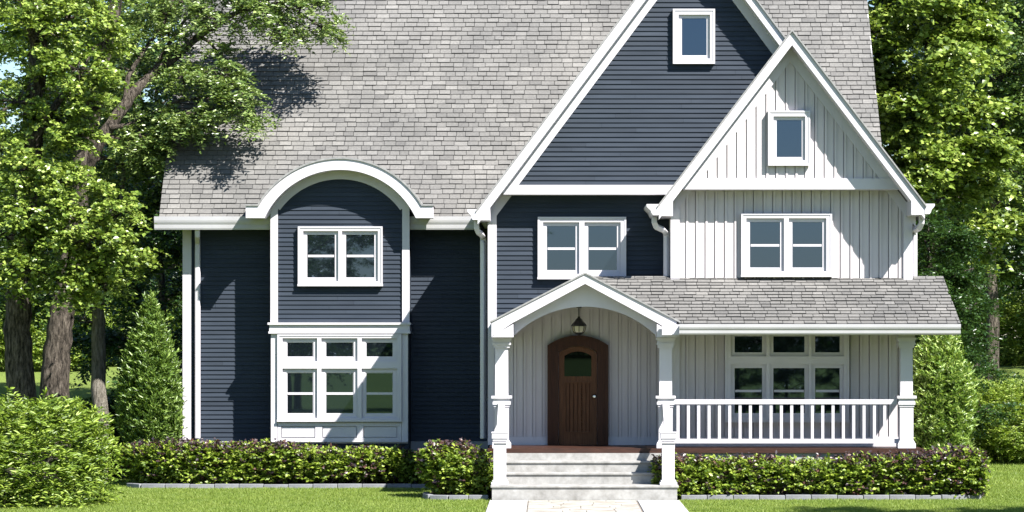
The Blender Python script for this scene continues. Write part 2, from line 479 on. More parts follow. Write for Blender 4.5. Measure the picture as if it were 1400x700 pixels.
# ------------------------------------------------------------------ windows
def window(outer, panes, Y, muntins=(), sashw=5.0, thick=0.09, name='window', sill=True, sash_gap=0.0):
    """outer = (x0,x1,y0,y1) in photo pixels at depth Y; panes = glass rectangles; muntins = pixel heights"""
    ox0, ox1, oy0, oy1 = outer
    ops = [(a-sashw, b_+sashw, c-sashw, d+sashw) for a, b_, c, d in panes]
    mb = MB()
    ys = sorted({oy0, oy1, *[o[2] for o in ops], *[o[3] for o in ops]})
    for ya, yb in zip(ys, ys[1:]):
        ym = (ya+yb)/2; x = ox0
        for a, b_, c, d in sorted(o for o in ops if o[2] < ym < o[3]):
            mb.box(X(x, Y), X(a, Y), Y-thick, Y-0.004, Z(yb, Y), Z(ya, Y)); x = b_
        mb.box(X(x, Y), X(ox1, Y), Y-thick, Y-0.004, Z(yb, Y), Z(ya, Y))
    # raised outer moulding
    t_ = 2.2; pr = thick+0.014
    mb.box(X(ox0, Y)-0.004, X(ox0+t_, Y), Y-pr, Y-0.006, Z(oy1-t_, Y), Z(oy0+t_, Y))
    mb.box(X(ox1-t_, Y), X(ox1, Y)+0.004, Y-pr, Y-0.006, Z(oy1-t_, Y), Z(oy0+t_, Y))
    mb.box(X(ox0, Y)-0.004, X(ox1, Y)+0.004, Y-pr, Y-0.006, Z(oy0+t_, Y), Z(oy0, Y)+0.004)
    if not sill:
        mb.box(X(ox0, Y)-0.004, X(ox1, Y)+0.004, Y-pr, Y-0.006, Z(oy1, Y)-0.004, Z(oy1-t_, Y))
    win = mb.build(name, M['white'], house)
    if sill:
        mb = MB(); mb.box(X(ox0, Y)-0.012, X(ox1, Y)+0.012, Y-pr-0.018, Y-0.006, Z(oy1, Y)-0.006, Z(oy1-2.6, Y)); mb.build('sill', M['white'], win)
    for (a, b_, c, d), (oa, ob, oc, od) in zip(panes, ops):
        mb = MB(); f0, f1 = Y-thick+0.055, Y-0.008
        mb.box(X(oa, Y), X(a, Y), f0, f1, Z(od, Y), Z(oc, Y)); mb.box(X(b_, Y), X(ob, Y), f0, f1, Z(od, Y), Z(oc, Y))
        mb.box(X(a, Y), X(b_, Y), f0, f1, Z(c, Y), Z(oc, Y)); mb.box(X(a, Y), X(b_, Y), f0, f1, Z(od, Y), Z(d, Y))
        # fine stop bead round the glass
        e = 0.018
        mb.box(X(a, Y), X(a, Y)+e, f0+0.014, f1, Z(d, Y), Z(c, Y)); mb.box(X(b_, Y)-e, X(b_, Y), f0+0.014, f1, Z(d, Y), Z(c, Y))
        mb.box(X(a, Y)+e, X(b_, Y)-e, f0+0.014, f1, Z(c, Y)-e, Z(c, Y)); mb.box(X(a, Y)+e, X(b_, Y)-e, f0+0.014, f1, Z(d, Y), Z(d, Y)+e)
        for my in muntins:
            if c < my < d:
                mb.box(X(a, Y)+e, X(b_, Y)-e, f0+0.004, f1, Z(my+1.6, Y), Z(my-1.6, Y))
        mb.build('sash', M['white'], win)
        mb = MB(); mb.box(X(a, Y)+0.004, X(b_, Y)-0.004, Y-0.022, Y-0.010, Z(d, Y)+0.004, Z(c, Y)-0.004); mb.build('pane', M['glass'], win)
    return win

# ------------------------------------------------------------------ arched bay on the left wing
def arc(cx, cy, r, a0, a1, n):
    return [(cx+r*math.sin(a0+(a1-a0)*i/n), cy-r*math.cos(a0+(a1-a0)*i/n)) for i in range(n+1)]
BL, BR_ = X(370, YB), X(560, YB)
acx, acy = 465, 346
# body of the bay, arched top
half = math.asin(95/106.0)
pa = arc(acx, acy, 106, -half, half, 28)
poly = [(BL+0.01, 0.2)] + [(X(x, YB), Z(y, YB)) for x, y in pa] + [(BR_-0.01, 0.2)]
poly[1] = (BL+0.01, poly[1][1]); poly[-2] = (BR_-0.01, poly[-2][1])
bay = MB().prism(poly, YB+0.03, YL+2.2).build('bay', M['navy'], house)
mb = MB()
zc = Z(acy, YB); rr = 103/S(YB); cxw = X(acx, YB)
def bxl(z):
    dz = z-zc
    if dz <= 0 or rr*rr-dz*dz >= (cxw-BL)**2: return BL+0.05
    return cxw-math.sqrt(max(rr*rr-dz*dz, 0))
lap(mb, YB+0.02, Z(441, YB), Z(244, YB), bxl, lambda z: 2*cxw-bxl(z))
mb.build('lap_siding', M['navy'], bay)
mb = MB()
for a, b_ in ((370, 380), (550, 560)):
    MB().box(X(a, YB), X(b_, YB), YB-0.045, YB+0.03, Z(441, YB), Z(270, YB)).build('corner_board', M['white'], bay)
mb = MB()
h2 = math.asin(94/128.0)
o_, i_ = arc(acx, acy, 116, -0.95, 0.95, 40), arc(acx, acy, 101, -0.95, 0.95, 40)
mb.strip([(X(x, YB), Z(y, YB)) for x, y in o_], [(X(x, YB), Z(y, YB)) for x, y in i_], YB-0.03, YB+0.03)
mb.build('arch_frieze', M['white'], bay)
# arched hood: fascia, soffit and shingled cover in one vault
YH = YB-0.5
def hood(mb, r0, r1, y0, y1, w0, w1, yb, yt):
    """ring sector with flat ears, in pixels at depth YH"""
    a_o = math.acos((acy-yt)/r1); a_i = math.acos((acy-yb)/r0)
    n = 44
    o_ = arc(acx, acy, r1, -a_o, a_o, n); i_ = arc(acx, acy, r0, -a_i, a_i, n)
    cv = lambda p: (X(p[0], YH), Z(p[1], YH))
    mb.strip([cv(p) for p in o_], [cv(p) for p in i_], y0, y1)
    for q, (p_o, p_i) in ((w0, (o_[0], i_[0])), (w1, (o_[-1], i_[-1]))):
        mb.prism([cv((q, yb)), cv(p_i), cv(p_o), cv((q, yt))], y0, y1)
mb = MB(); hood(mb, 114, 128.5, YH, YB-0.032, 336, 592, 298, 281.5)
mb.build('arch_fascia', M['white'], bay)
mb = MB(); hood(mb, 113.0, 128.4, YB-0.031, YL+2.6, 340, 588, 296, 282); mb.build('arch_vault', M['white'], bay)
mb = MB(); hood(mb, 128.6, 131, YH-0.03, YL+2.8, 335, 593, 281.4, 279)
mb.build('arch_roof', M['capshingle'], bay)
# cornice over the big window
mb = MB()
mb.box(X(367, YB), X(562, YB), YB-0.2, YL, Z(444, YB), Z(441, YB))
mb.box(X(369, YB), X(560.5, YB), YB-0.15, YL, Z(453, YB), Z(444, YB))
mb.box(X(368, YB), X(561.5, YB), YB-0.17, YL, Z(456, YB), Z(453, YB))
mb.build('cornice', M['white'], bay)
# lower box with pilasters and panels
mb = MB()
mb.box(X(372, YB), X(558, YB), YB-0.04, YL, Z(606, YB), Z(456, YB))
mb.build('bay_base', M['white'], bay)
mb = MB()
for a, b_ in ((371, 379.5), (549.5, 558)):
    MB().box(X(a, YB), X(b_, YB), YB-0.1, YB-0.041, Z(604, YB), Z(456.2, YB)).build('pilaster', M['white'], bay)
mb = MB()
ybase = YB-0.041
mb.box(X(380, YB), X(549, YB), ybase-0.05, ybase, Z(582.5, YB), Z(577.5, YB))
mb.box(X(380, YB), X(549, YB), ybase-0.05, ybase, Z(604, YB), Z(598.5, YB))
for a, b_ in ((380, 385), (431.5, 441), (488.5, 497), (543.5, 549)):
    mb.box(X(a, YB), X(b_, YB), ybase-0.05, ybase, Z(598.4, YB), Z(582.6, YB))
for a, b_ in ((385, 431.5), (441, 488.5), (497, 543.5)):
    mb.box(X(a+1.2, YB), X(b_-1.2, YB), ybase-0.032, ybase, Z(597.2, YB), Z(583.8, YB))
mb.build('bay_panels', M['white'], bay)
cols = ((392, 429), (445, 484), (500, 538))
window((380, 549, 457, 576), [(a, b_, 467.5, 488.5) for a, b_ in cols] + [(a, b_, 509, 566) for a, b_ in cols], YB-0.042, muntins=(538,), sashw=5.2, thick=0.1)
window((408, 523, 310, 391), [(420, 458, 321, 379.5), (473, 512, 321, 379.5)], YB-0.002, muntins=(350,))

# ------------------------------------------------------------------ gables
def gable(apex, slope, xl_end, xr_end, ytri, yfront, ywall, yback, roofth, fasc, frz):
    """roof cap, rake boards and friezes of a front gable; apex (x,z) and ends in metres"""
    ax, az = apex
    zl = lambda x: az - slope*abs(x-ax)
    def band(d0, d1, e=0.0):
        t_ = [(xl_end-e, zl(xl_end-e)-d0), (ax, az-d0), (xr_end+e, zl(xr_end+e)-d0)]
        b_ = [(xl_end-e, zl(xl_end-e)-d1), (ax, az-d1), (xr_end+e, zl(xr_end+e)-d1)]
        return t_, b_
    g = MB().strip(*band(0.0, roofth, 0.03), yfront-0.045, yback).build('gable_roof', M['capshingle'], house)
    MB().strip(*band(roofth+0.002, fasc), yfront, ytri).build('rake_board', M['white'], g)
    MB().strip(*band(roofth+0.002, fasc-0.02), ytri+0.002, yback-0.2).build('rafter_deck', M['under'], g)
    return zl, g

NAX, NAZ = X(951, YFN), Z(-113, YFN); NSL = 1.335
GAX, GAZ = X(1083, YFG), Z(40, YFG); GSL = 1.31
nl, nr = X(653, YFN), X(1252, YFN)
gl, gr = X(901, YFG), X(1264.5, YFG)
zN, gN = gable((NAX, NAZ), NSL, nl, nr, YTN, YFN, YN, 8.8, 0.045, 0.33, 0.63)
zG, gG = gable((GAX, GAZ), GSL, gl, gr, YTG, YFG, YW, 4.6, 0.045, 0.32, 0.63)

def frieze(g, zf, ax, x0, x1, y, zmin, d0=0.3, d1=0.62, th=0.035):
    """sloping boards against a wall under the rake, cut at zmin"""
    mb = MB()
    for sx in (-1, 1):
        xa = x0 if sx < 0 else x1
        zt = lambda x: zf(x)-d0
        zb = lambda x: zf(x)-d1
        lo = max(zb(xa), zmin)
        # where the lower edge meets zmin
        sl = (zf(ax)-zf(ax+1))
        xb = ax + sx*((zf(ax)-d1-zmin)/sl) if zb(xa) < zmin else xa
        pts = [(ax, zb(ax)), (xb, zb(xb))]
        if zb(xa) < zmin: pts += [(xa, zmin)] if zt(xa) > zmin else []
        xt = xa if zt(xa) >= zmin else ax + sx*((zf(ax)-d0-zmin)/sl)
        if zt(xa) < zmin: pts += [(xt, zmin)]
        else: pts += [(xa, zt(xa))]
        pts += [(ax, zt(ax))]
        mb.prism(pts, y-th, y)
    return mb.build('frieze_board', M['white'], g)

# navy block ----------------------------------------------------------------
NL, NR = X(667, YN), 7.5
zb_n = Z(266, YTN); zt_n = Z(253, YTN)
mb = MB()
mb.prism([(NL, 0.5), (NR, 0.5), (NR, zN(NR)-0.35), (NAX, NAZ-0.35), (NL, zN(NL)-0.35)], YN+0.03, 8.0)
blk = mb.build('centre_block', M['navy'], house)
mb = MB()
cl = lambda z: max(NL+0.02, NAX-(NAZ-0.45-z)/NSL)
lap(mb, YN+0.02, Z(610, YN), zb_n+0.05, cl, lambda z: X(935, YN))
lap(mb, YTN, zt_n, NAZ-0.6, lambda z: NAX-(NAZ-0.5-z)/NSL, lambda z: NAX+(NAZ-0.5-z)/NSL)
mb.build('lap_siding', M['navy'], blk)
mb = MB(); mb.prism([(NAX-(NAZ-0.4-zt_n)/NSL, zt_n), (NAX+(NAZ-0.4-zt_n)/NSL, zt_n), (NAX, NAZ-0.4)], YTN+0.002, YN+0.03); mb.build('gable_wall', M['navy'], blk)
frieze(gN, zN, NAX, nl, nr, YTN-0.001, zt_n+0.002)
frieze(gN, zN, NAX, NL+0.002, NR-0.1, YN-0.001, Z(302, YN))
mb = MB(); mb.box(X(688, YTN), X(935, YTN), YTN-0.05, YN+0.01, zb_n, zt_n); mb.build('band_board', M['white'], gN)
mb = MB(); mb.box(X(667, YN), X(679, YN), YN-0.04, YN+0.25, DECK, Z(290, YN)); mb.build('corner_board', M['white'], blk)

def tails(g, zf, x0, x1, side, yf, yw, zbot):
    """boxed end of the rake board"""
    mb = MB(); 
    pts = [(x0, zbot), (x1, zbot), (x1, zf(x1)-0.05), (x0, zf(x0)-0.05)]
    mb.prism(pts, yf-0.002, yw)
    return mb.build('eave_return', M['white'], g)
tails(gN, zN, X(653.5, YFN), X(670, YFN), -1, YFN, 4.6, Z(301, YFN))
tails(gG, zG, X(902, YFG), X(920, YFG), -1, YFG, YN+0.02, Z(295, YFG))
tails(gG, zG, X(1246, YFG), X(1264, YFG), 1, YFG, 6, Z(293.5, YFG))

def side_gutter(g, xin, xout, zt, zb, y0, y1):
    d = xout-xin; h = zt-zb
    poly = [(xin, zb), (xin+d*0.5, zb), (xin+d*0.62, zb+h*0.2), (xin+d*0.68, zb+h*0.42), (xin+d*0.9, zb+h*0.66), (xin+d, zb+h*0.8), (xin+d, zt), (xin, zt)]
    return MB().prism(poly, y0, y1).build('gutter', M['white'], g)
side_gutter(gN, X(653.2, YFN), X(639, YFN), Z(286, YFN), Z(300.5, YFN), YFN-0.01, 4.2)
side_gutter(gG, X(901.7, YFG), X(884, YFG), Z(279, YFG), Z(294, YFG), YFG-0.01, YN)
side_gutter(gG, X(1264.3, YFG), X(1278, YFG), Z(278.5, YFG), Z(292.5, YFG), YFG-0.01, 6)

# grey wing ------------------------------------------------------------------
GL, GR = X(917, YW), X(1247, YW)
zb_g = Z(259, YTG); zt_g = Z(244, YTG)
mb = MB()
mb.prism([(GL, 0.5), (GR, 0.5), (GR, zG(GR)-0.35), (GAX, GAZ-0.35), (GL, zG(GL)-0.35)], YW+0.039, 6)
wing = mb.build('grey_wing', M['greywall'], house)
mb = MB()
battens(mb, YW-0.001, DECK, lambda x: min(zb_g+0.05, zG(x)-0.45), GL+0.1, GR-0.1, phase=0.02)
mb.build('batten_siding', M['greywall'], wing)
mb = MB()
mb.prism([(GAX-(GAZ-0.4-zt_g)/GSL, zt_g), (GAX+(GAZ-0.4-zt_g)/GSL, zt_g), (GAX, GAZ-0.4)], YTG+0.038, YW-0.004)
battens(mb, YTG-0.001, zt_g, lambda x: zG(x)-0.45, X(938, YTG), X(1228, YTG), phase=0.05)
mb.build('gable_wall', M['greywall'], wing)
frieze(gG, zG, GAX, gl, gr, YTG-0.003, zt_g+0.002)
frieze(gG, zG, GAX, GL+0.002, GR-0.002, YW-0.003, Z(298, YW))
mb = MB(); mb.box(X(934, YTG), X(1229, YTG), YTG-0.05, YW-0.004, zb_g, zt_g); mb.build('band_board', M['white'], gG)
mb = MB()
mb.box(GL-0.004, X(929, YW), YW-0.045, YW+0.3, DECK, Z(285, YW))
mb.build('corner_board', M['white'], wing)
mb = MB(); mb.box(X(1235, YW), GR+0.004, YW-0.045, YW+0.3, DECK, Z(288, YW)); mb.build('corner_board', M['white'], wing)

# windows of the gables and upper floor
window((735.5, 855.7, 297, 381.5), [(747.5, 787, 309, 369.5), (804, 843.5, 309, 369.5)], YN-0.003, muntins=(340,))
window((920, 977, 13, 87.5), [(932, 966, 25, 76)], YTN-0.022, sashw=4.5, sill=False)
window((1013.3, 1136.8, 292, 378.3), [(1025, 1066.5, 303.5, 366), (1083, 1124.3, 303.5, 366)], YW-0.018, muntins=(335.5,))
window((1050, 1107, 152, 226.5), [(1061.5, 1096, 164, 215)], YTG-0.024, sashw=4.5, sill=False)

# ------------------------------------------------------------------ porch
YD, YC, YP = -1.25, -0.97, -1.5              # deck edge, column centres, portico front
dl, dr = X(668, YD), X(1262, YD)
deck = MB().box(dl, dr, YD+0.03, YN+0.02, DECK-0.06, DECK).build('porch_deck', M['deck'], house)
mb = MB()
mb.box(dl-0.02, dr+0.02, YD, YD+0.028, DECK-0.09, DECK+0.006)
mb.build('deck_edge', M['deck'], deck)
mb = MB(); mb.box(dl+0.05, dr-0.05, YD+0.06, YN, 0, DECK-0.062); mb.build('porch_base', M['found'], deck)
# grey board wall round the door
_dz = lambda x: Z(372, -1.5)-0.515*abs(x-X(800, -1.5))-0.06
mb = MB(); mb.prism([(NL+0.1, DECK), (GL, DECK), (GL, _dz(GL)), (X(800, -1.5), _dz(X(800, -1.5))), (NL+0.1, _dz(NL+0.1))], YN-0.014, YN+0.025)
battens(mb, YN-0.044, DECK, lambda x: _dz(x)-0.02, NL+0.12, GL-0.02, phase=0.03, deep=0.032)
mb.build('batten_siding', M['greywall'], blk)
mb = MB()
for a, b_, y in ((690, 749, YN), (831, 916, YN), (929, 1235, YW+0.025)):
    MB().box(X(a, y), X(b_, y), y-0.085, y-0.053, DECK, Z(597, y)).build('skirting_board', M['white'], house)

# porch window
cols = ((1004, 1042), (1057, 1100), (1114, 1148))
window((991, 1160, 446, 577), [(a, b_, 459.5, 482) for a, b_ in cols] + [(a, b_, 503, 565) for a, b_ in cols], YW-0.026, muntins=(534.5,), sashw=5)

# porch roof
zpe, zpt = Z(441, -1.6), Z(379, YW)
xe1, xt1 = X(1313, -1.6), X(1290, YW)
xp0 = X(800, YP)
mb = MB()
lp = math.hypot(1.6, zpt-zpe); vd = (0, 1.6, zpt-zpe)
pslope = 0.515
def plo(v):
    # left limit follows the portico's right slope
    z = zpe + (zpt-zpe)*v/lp
    return X(800, YP) + max(0.0, (Z(372, YP)-z-0.02)/pslope)
mb = MB()
mb.add([(plo(0), -1.58, zpe-0.03), (xe1-0.02, -1.58, zpe-0.03), (xt1-0.02, YW, zpt-0.03), (plo(lp), YW, zpt-0.03),
        (plo(0), -1.58, zpe-0.12), (xe1-0.02, -1.58, zpe-0.12), (xt1-0.02, YW, zpt-0.15), (plo(lp), YW, zpt-0.15)],
       [(0, 1, 2, 3), (7, 6, 5, 4), (0, 4, 5, 1), (1, 5, 6, 2), (2, 6, 7, 3), (3, 7, 4, 0)])
mb.box(xp0+0.15, GL-0.01, YW+0.002, YN-0.04, zpt-0.1, zpt-0.03)
proof = mb.build('porch_roof', M['under'], house)
mb = MB()
shingles(mb, rng, (0, -1.6, zpe-0.03), (1, 0, 0), vd, plo, lambda v: xe1+(xt1-xe1)*v/lp, lp, 0.13, 0.24)
shingles(mb, rng, (0, YW, zpt-0.028), (1, 0, 0), (0, 1, 0.02), lambda v: xp0+0.1, lambda v: GL-0.02, YN-0.16, 0.13, 0.24)
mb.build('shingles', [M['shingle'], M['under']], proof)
mb = MB(); mb.prism(gutter_profile(-1.78, -1.63, Z(443, -1.7), Z(457, -1.7)), X(928.5, -1.7), X(1313, -1.7), axis='x'); mb.build('gutter', M['gutter'], proof)
mb = MB()
mb.box(X(905, -1.6), X(1308, -1.6), -1.628, -1.56, Z(458, -1.6), zpe-0.04)
mb.box(X(930, -1.1), X(1300, -1.1), -1.56, YW-0.03, Z(458, -1.1), Z(455, -1.1))
mb.build('porch_ceiling', M['white'], proof)

# portico: gabled arch
pax, paz = X(800, YP), Z(372, YP)
pzl = lambda x: paz-pslope*abs(x-pax)
pl, pr_ = X(672, YP), X(928.5, YP)
zt0 = Z(461, YP)
portico = MB().strip([(pl-0.03, pzl(pl-0.03)), (pax, paz), (pr_+0.03, pzl(pr_+0.03))], [(pl-0.03, pzl(pl-0.03)-0.035), (pax, paz-0.035), (pr_+0.03, pzl(pr_+0.03)-0.035)], YP-0.03, YN-0.032).build('portico', M['capshingle'], house)
mb = MB()
tb = lambda x: pzl(x)-0.037
mb.strip([(pl, tb(pl)), (X(702, YP), tb(X(702, YP))), (pax, tb(pax)), (X(898, YP), tb(X(898, YP))), (pr_, tb(pr_))],
         [(pl, zt0), (X(702, YP), pzl(X(702, YP))-0.27), (pax, paz-0.235), (X(898, YP), pzl(X(898, YP))-0.27), (pr_, zt0)], YP, YP+0.34)
mb.prism([(X(702, YP), zt0), (X(702, YP)-0.001, pzl(X(702, YP))-0.3), (pl+0.01, zt0+0.02), (pl+0.01, zt0)], YP, YP+0.34)
mb.prism([(X(898, YP), zt0), (X(898, YP)+0.001, pzl(X(898, YP))-0.3), (pr_-0.01, zt0+0.02), (pr_-0.01, zt0)], YP, YP+0.34)
mb.build('portico_fascia', M['white'], portico)
# arch panel and vault behind it
n = 36; R_ = 140.0; ccy = 419+R_
pts_t, pts_b = [], []
for i in range(n+1):
    px = 702.5+195.5*i/n
    py = ccy-math.sqrt(R_*R_-(px-800.2)**2)
    x = X(px, YP); pts_b.append((x, Z(py, YP))); pts_t.append((x, tb(x)-0.01))
mb = MB().strip(pts_t, pts_b, YP+0.32, YP+0.42); mb.build('arch_panel', M['white'], portico)
mb = MB().strip(pts_t, [(x, z+0.03) for x, z in pts_b], YP+0.422, YN-0.034)
mb.strip([(pl+0.02, tb(pl+0.02)-0.01), (pts_t[0][0], pts_t[0][1])], [(pl+0.02, zt0+0.01), (pts_t[0][0], zt0+0.01)], YP+0.342, YN-0.034)
mb.strip([(pts_t[-1][0], pts_t[-1][1]), (pr_-0.02, tb(pr_-0.02)-0.01)], [(pts_t[-1][0], zt0+0.01), (pr_-0.02, zt0+0.01)], YP+0.342, YW-0.05)
mb.build('portico_vault', M['white'], portico)

# columns
def column(c0, c1, zcap0, zcap1, zcapb=Z(475, YC)):
    """c0,c1 shaft edges in photo pixels at YC; tapered shaft on a pedestal"""
    xa, xb = X(c0, YC), X(c1, YC); cx = (xa+xb)/2; hw = (xb-xa)/2
    yf = YC-hw
    sh = MB()
    zp1 = Z(556, YC); zb_ = DECK+0.002
    # upper shaft
    t_, b_ = hw*0.97, hw
    z0, z1 = Z(541, YC), zcapb
    sh.add([(cx-b_, YC-b_, z0), (cx+b_, YC-b_, z0), (cx+b_, YC+b_, z0), (cx-b_, YC+b_, z0), (cx-t_, YC-t_, z1), (cx+t_, YC-t_, z1), (cx+t_, YC+t_, z1), (cx-t_, YC+t_, z1)],
           [(0, 1, 5, 4), (1, 2, 6, 5), (2, 3, 7, 6), (3, 0, 4, 7)])
    col = sh.build('column', M['white'], house)
    MB().box(cx-hw*1.08, cx+hw*1.08, YC-hw*1.08, YC+hw*1.08, zb_, zp1).build('pedestal', M['white'], col)
    mb = MB()
    for e, y0, y1 in ((1.55, 544.5, 541), (1.25, 549, 544.5), (1.36, 553, 549), (1.2, 556, 553)):
        mb.box(cx-hw*e, cx+hw*e, YC-hw*e, YC+hw*e, Z(y0, YC), Z(y1, YC))
    mb.build('pedestal_cap', M['white'], col)
    mb = MB()
    for e, y0, y1 in ((1.5, 465, 461.5), (1.32, 469, 465), (1.42, 471.5, 469), (1.22, 475.5, 471.5)):
        mb.box(cx-hw*e, cx+hw*e, YC-hw*e, YC+hw*e, Z(y0, YC), Z(y1, YC)+0.0)
    mb.box(cx-hw*1.3, cx+hw*1.3, YC-hw*1.3, YC+hw*1.3, Z(461.4, YC), Z(458, YC))
    mb.build('capital', M['white'], col)
    mb = MB()
    mb.box(cx-hw*1.42, cx+hw*1.42, YC-hw*1.42, YC+hw*1.42, zb_, DECK+0.09)
    mb.add([(cx-hw*1.4, YC-hw*1.4, DECK+0.091), (cx+hw*1.4, YC-hw*1.4, DECK+0.091), (cx+hw*1.4, YC+hw*1.4, DECK+0.091), (cx-hw*1.4, YC+hw*1.4, DECK+0.091),
            (cx-hw*1.1, YC-hw*1.1, DECK+0.16), (cx+hw*1.1, YC-hw*1.1, DECK+0.16), (cx+hw*1.1, YC+hw*1.1, DECK+0.16), (cx-hw*1.1, YC+hw*1.1, DECK+0.16)],
           [(0, 1, 5, 4), (1, 2, 6, 5), (2, 3, 7, 6), (3, 0, 4, 7), (4, 5, 6, 7)])
    mb.build('column_base', M['white'], col)
    return col
column(677, 695, 0, 0); column(901, 918.5, 0, 0); column(1230, 1247, 0, 0)

# railing
rail = MB().box(X(921, YC), X(1226, YC), YC-0.05, YC+0.05, Z(552.5, YC), Z(546, YC)).build('railing', M['white'], house)
MB().box(X(921, YC), X(1229, YC), YC-0.035, YC+0.035, Z(606, YC), Z(600, YC)).build('bottom_rail', M['white'], rail)
for k in range(21):
    x = X(927+14.12*k, YC)
    MB().box(x-0.029, x+0.029, YC-0.03, YC+0.03, Z(600, YC), Z(552.5, YC)).build('baluster', M['white'], rail)

# ------------------------------------------------------------------ front door
YDR = YN-0.034
def door_arc(x0, x1, yshoulder, ytop, n=18):
    """pixel polyline of a segmental arch from left shoulder to right shoulder"""
    hw = (x1-x0)/2; s_ = yshoulder-ytop; r = (hw*hw+s_*s_)/(2*s_); cx = (x0+x1)/2; cy = ytop+r
    return [(x0+(x1-x0)*i/n, cy-math.sqrt(max(r*r-(x0+(x1-x0)*i/n-cx)**2, 0))) for i in range(n+1)]
def pw(p, Y=YDR): return (X(p[0], Y), Z(p[1], Y))
def arch_frame(mb, o, i, bot, y0, y1):
    """band between two arches with straight legs"""
    oa, ia = door_arc(*o), door_arc(*i)
    mb.strip([pw(p) for p in oa], [pw(p) for p in ia], y0, y1)
    zb_ = DECK+0.004 if bot is None else Z(bot, YDR)
    mb.prism([(X(o[0], YDR), zb_), (X(i[0], YDR), zb_), pw(ia[0]), pw(oa[0])], y0, y1)
    mb.prism([(X(i[1], YDR), zb_), (X(o[1], YDR), zb_), pw(oa[-1]), pw(ia[-1])], y0, y1)
mb = MB()
arch_frame(mb, (750, 830, 473, 460), (763.5, 816.5, 482, 473), None, YDR-0.15, YDR-0.002)
arch_frame(mb, (748.5, 831.5, 472, 458.5), (753, 827, 475, 463), None, YDR-0.17, YDR-0.003)
mb.box(X(764, YDR), X(816, YDR), YDR-0.032, YDR-0.004, DECK+0.004, Z(514, YDR))
door = mb.build('front_door', M['doorframe'], house)
mb = MB()
arch_frame(mb, (764.1, 815.9, 482.4, 473.6), (771.5, 808.5, 487, 480.5), None, YDR-0.075, YDR-0.03)
mb.box(X(771.5, YDR), X(808.5, YDR), YDR-0.075, YDR-0.03, Z(521.5, YDR), Z(514.5, YDR))
mb.box(X(771.5, YDR), X(808.5, YDR), YDR-0.075, YDR-0.03, DECK+0.004, Z(592, YDR))
mb.build('door_leaf', M['door'], door)
mb = MB()
for k in range(6):
    a = 773.5+5.55*k
    mb.prism([(X(a+0.1, YDR), YDR-0.046), (X(a+0.5, YDR), YDR-0.054), (X(a+4.6, YDR), YDR-0.054), (X(a+5.0, YDR), YDR-0.046), (X(a+5.0, YDR), YDR-0.01), (X(a+0.1, YDR), YDR-0.01)], Z(590, YDR), Z(524, YDR), axis='z')
for r_ in ((771.5, 773.4, 521.5, 592), (806.8, 808.5, 521.5, 592)):
    mb.box(X(r_[0], YDR), X(r_[1], YDR), YDR-0.1, YDR-0.03, Z(r_[3], YDR), Z(r_[2], YDR))
mb.box(X(773.4, YDR), X(806.8, YDR), YDR-0.1, YDR-0.03, Z(524, YDR), Z(521.5, YDR)); mb.box(X(773.4, YDR), X(806.8, YDR), YDR-0.1, YDR-0.03, Z(592, YDR), Z(590, YDR))
mb.build('door_panel', M['door'], door)
ga = door_arc(771.5, 808.5, 487, 480.5)
MB().prism([(X(771.5, YDR), Z(514.5, YDR)), (X(808.5, YDR), Z(514.5, YDR))] + [pw(p) for p in ga[::-1]], YDR-0.05, YDR-0.032).build('door_glass', M['doorglass'], door)
kx, kz = X(812.5, YDR), Z(542, YDR)
mb = MB()
b0 = len(mb.v)
mb.tube([(kx, YDR-0.085, kz), (kx, YDR-0.1, kz), (kx, YDR-0.12, kz), (kx, YDR-0.135, kz), (kx, YDR-0.16, kz), (kx, YDR-0.172, kz)], [0.05, 0.05, 0.02, 0.03, 0.046, 0.02], 14)
mb.build('knob', M['metal'], door, smooth=True)

# ------------------------------------------------------------------ downspouts
def pipe(pts, r=0.062):
    o = MB().tube(pts, r*1.25, 4, square=True).build('downspout', M['white'], house, bevel=0.02)
    return o
def smooth_path(pts, n=6):
    """Catmull-Rom through the points"""
    pts = [np.array(p, float) for p in pts]; out = []
    q = [pts[0]] + pts + [pts[-1]]
    for i in range(1, len(q)-2):
        for k in range(n):
            t_ = k/n; a, b_, c, d = q[i-1], q[i], q[i+1], q[i+2]
            out.append(0.5*((2*b_)+(-a+c)*t_+(2*a-5*b_+4*c-d)*t_*t_+(-a+3*b_-3*c+d)*t_**3))
    out.append(pts[-1]); return out
pipe([P(270, 312, 3.9), P(270, 322, 3.95), P(270.3, 331, YL-0.11), P(270.3, 345, YL-0.1), P(270.3, 600, YL-0.1)])
yq = 1.0
pipe([P(651.5, 301, 0.3), P(651.5, 312, 0.3), P(653.5, 317, 0.35), P(657.5, 320, 0.6), P(660.5, 324, yq), P(661, 332, yq), P(661, 600, yq)])
pipe([P(894.5, 296, -0.35), P(894.5, 304, -0.35), P(897, 310, -0.3), P(906, 314, -0.1), P(911, 319, 0.12), P(911.5, 326, 0.14), P(911.5, 379, 0.14)])
pipe([P(1260, 292, -0.5), P(1260, 305, -0.5), P(1257, 311, -0.45), P(1250, 315, 0.1), P(1249.3, 320, 0.16), P(1249.3, 380, 0.2)])

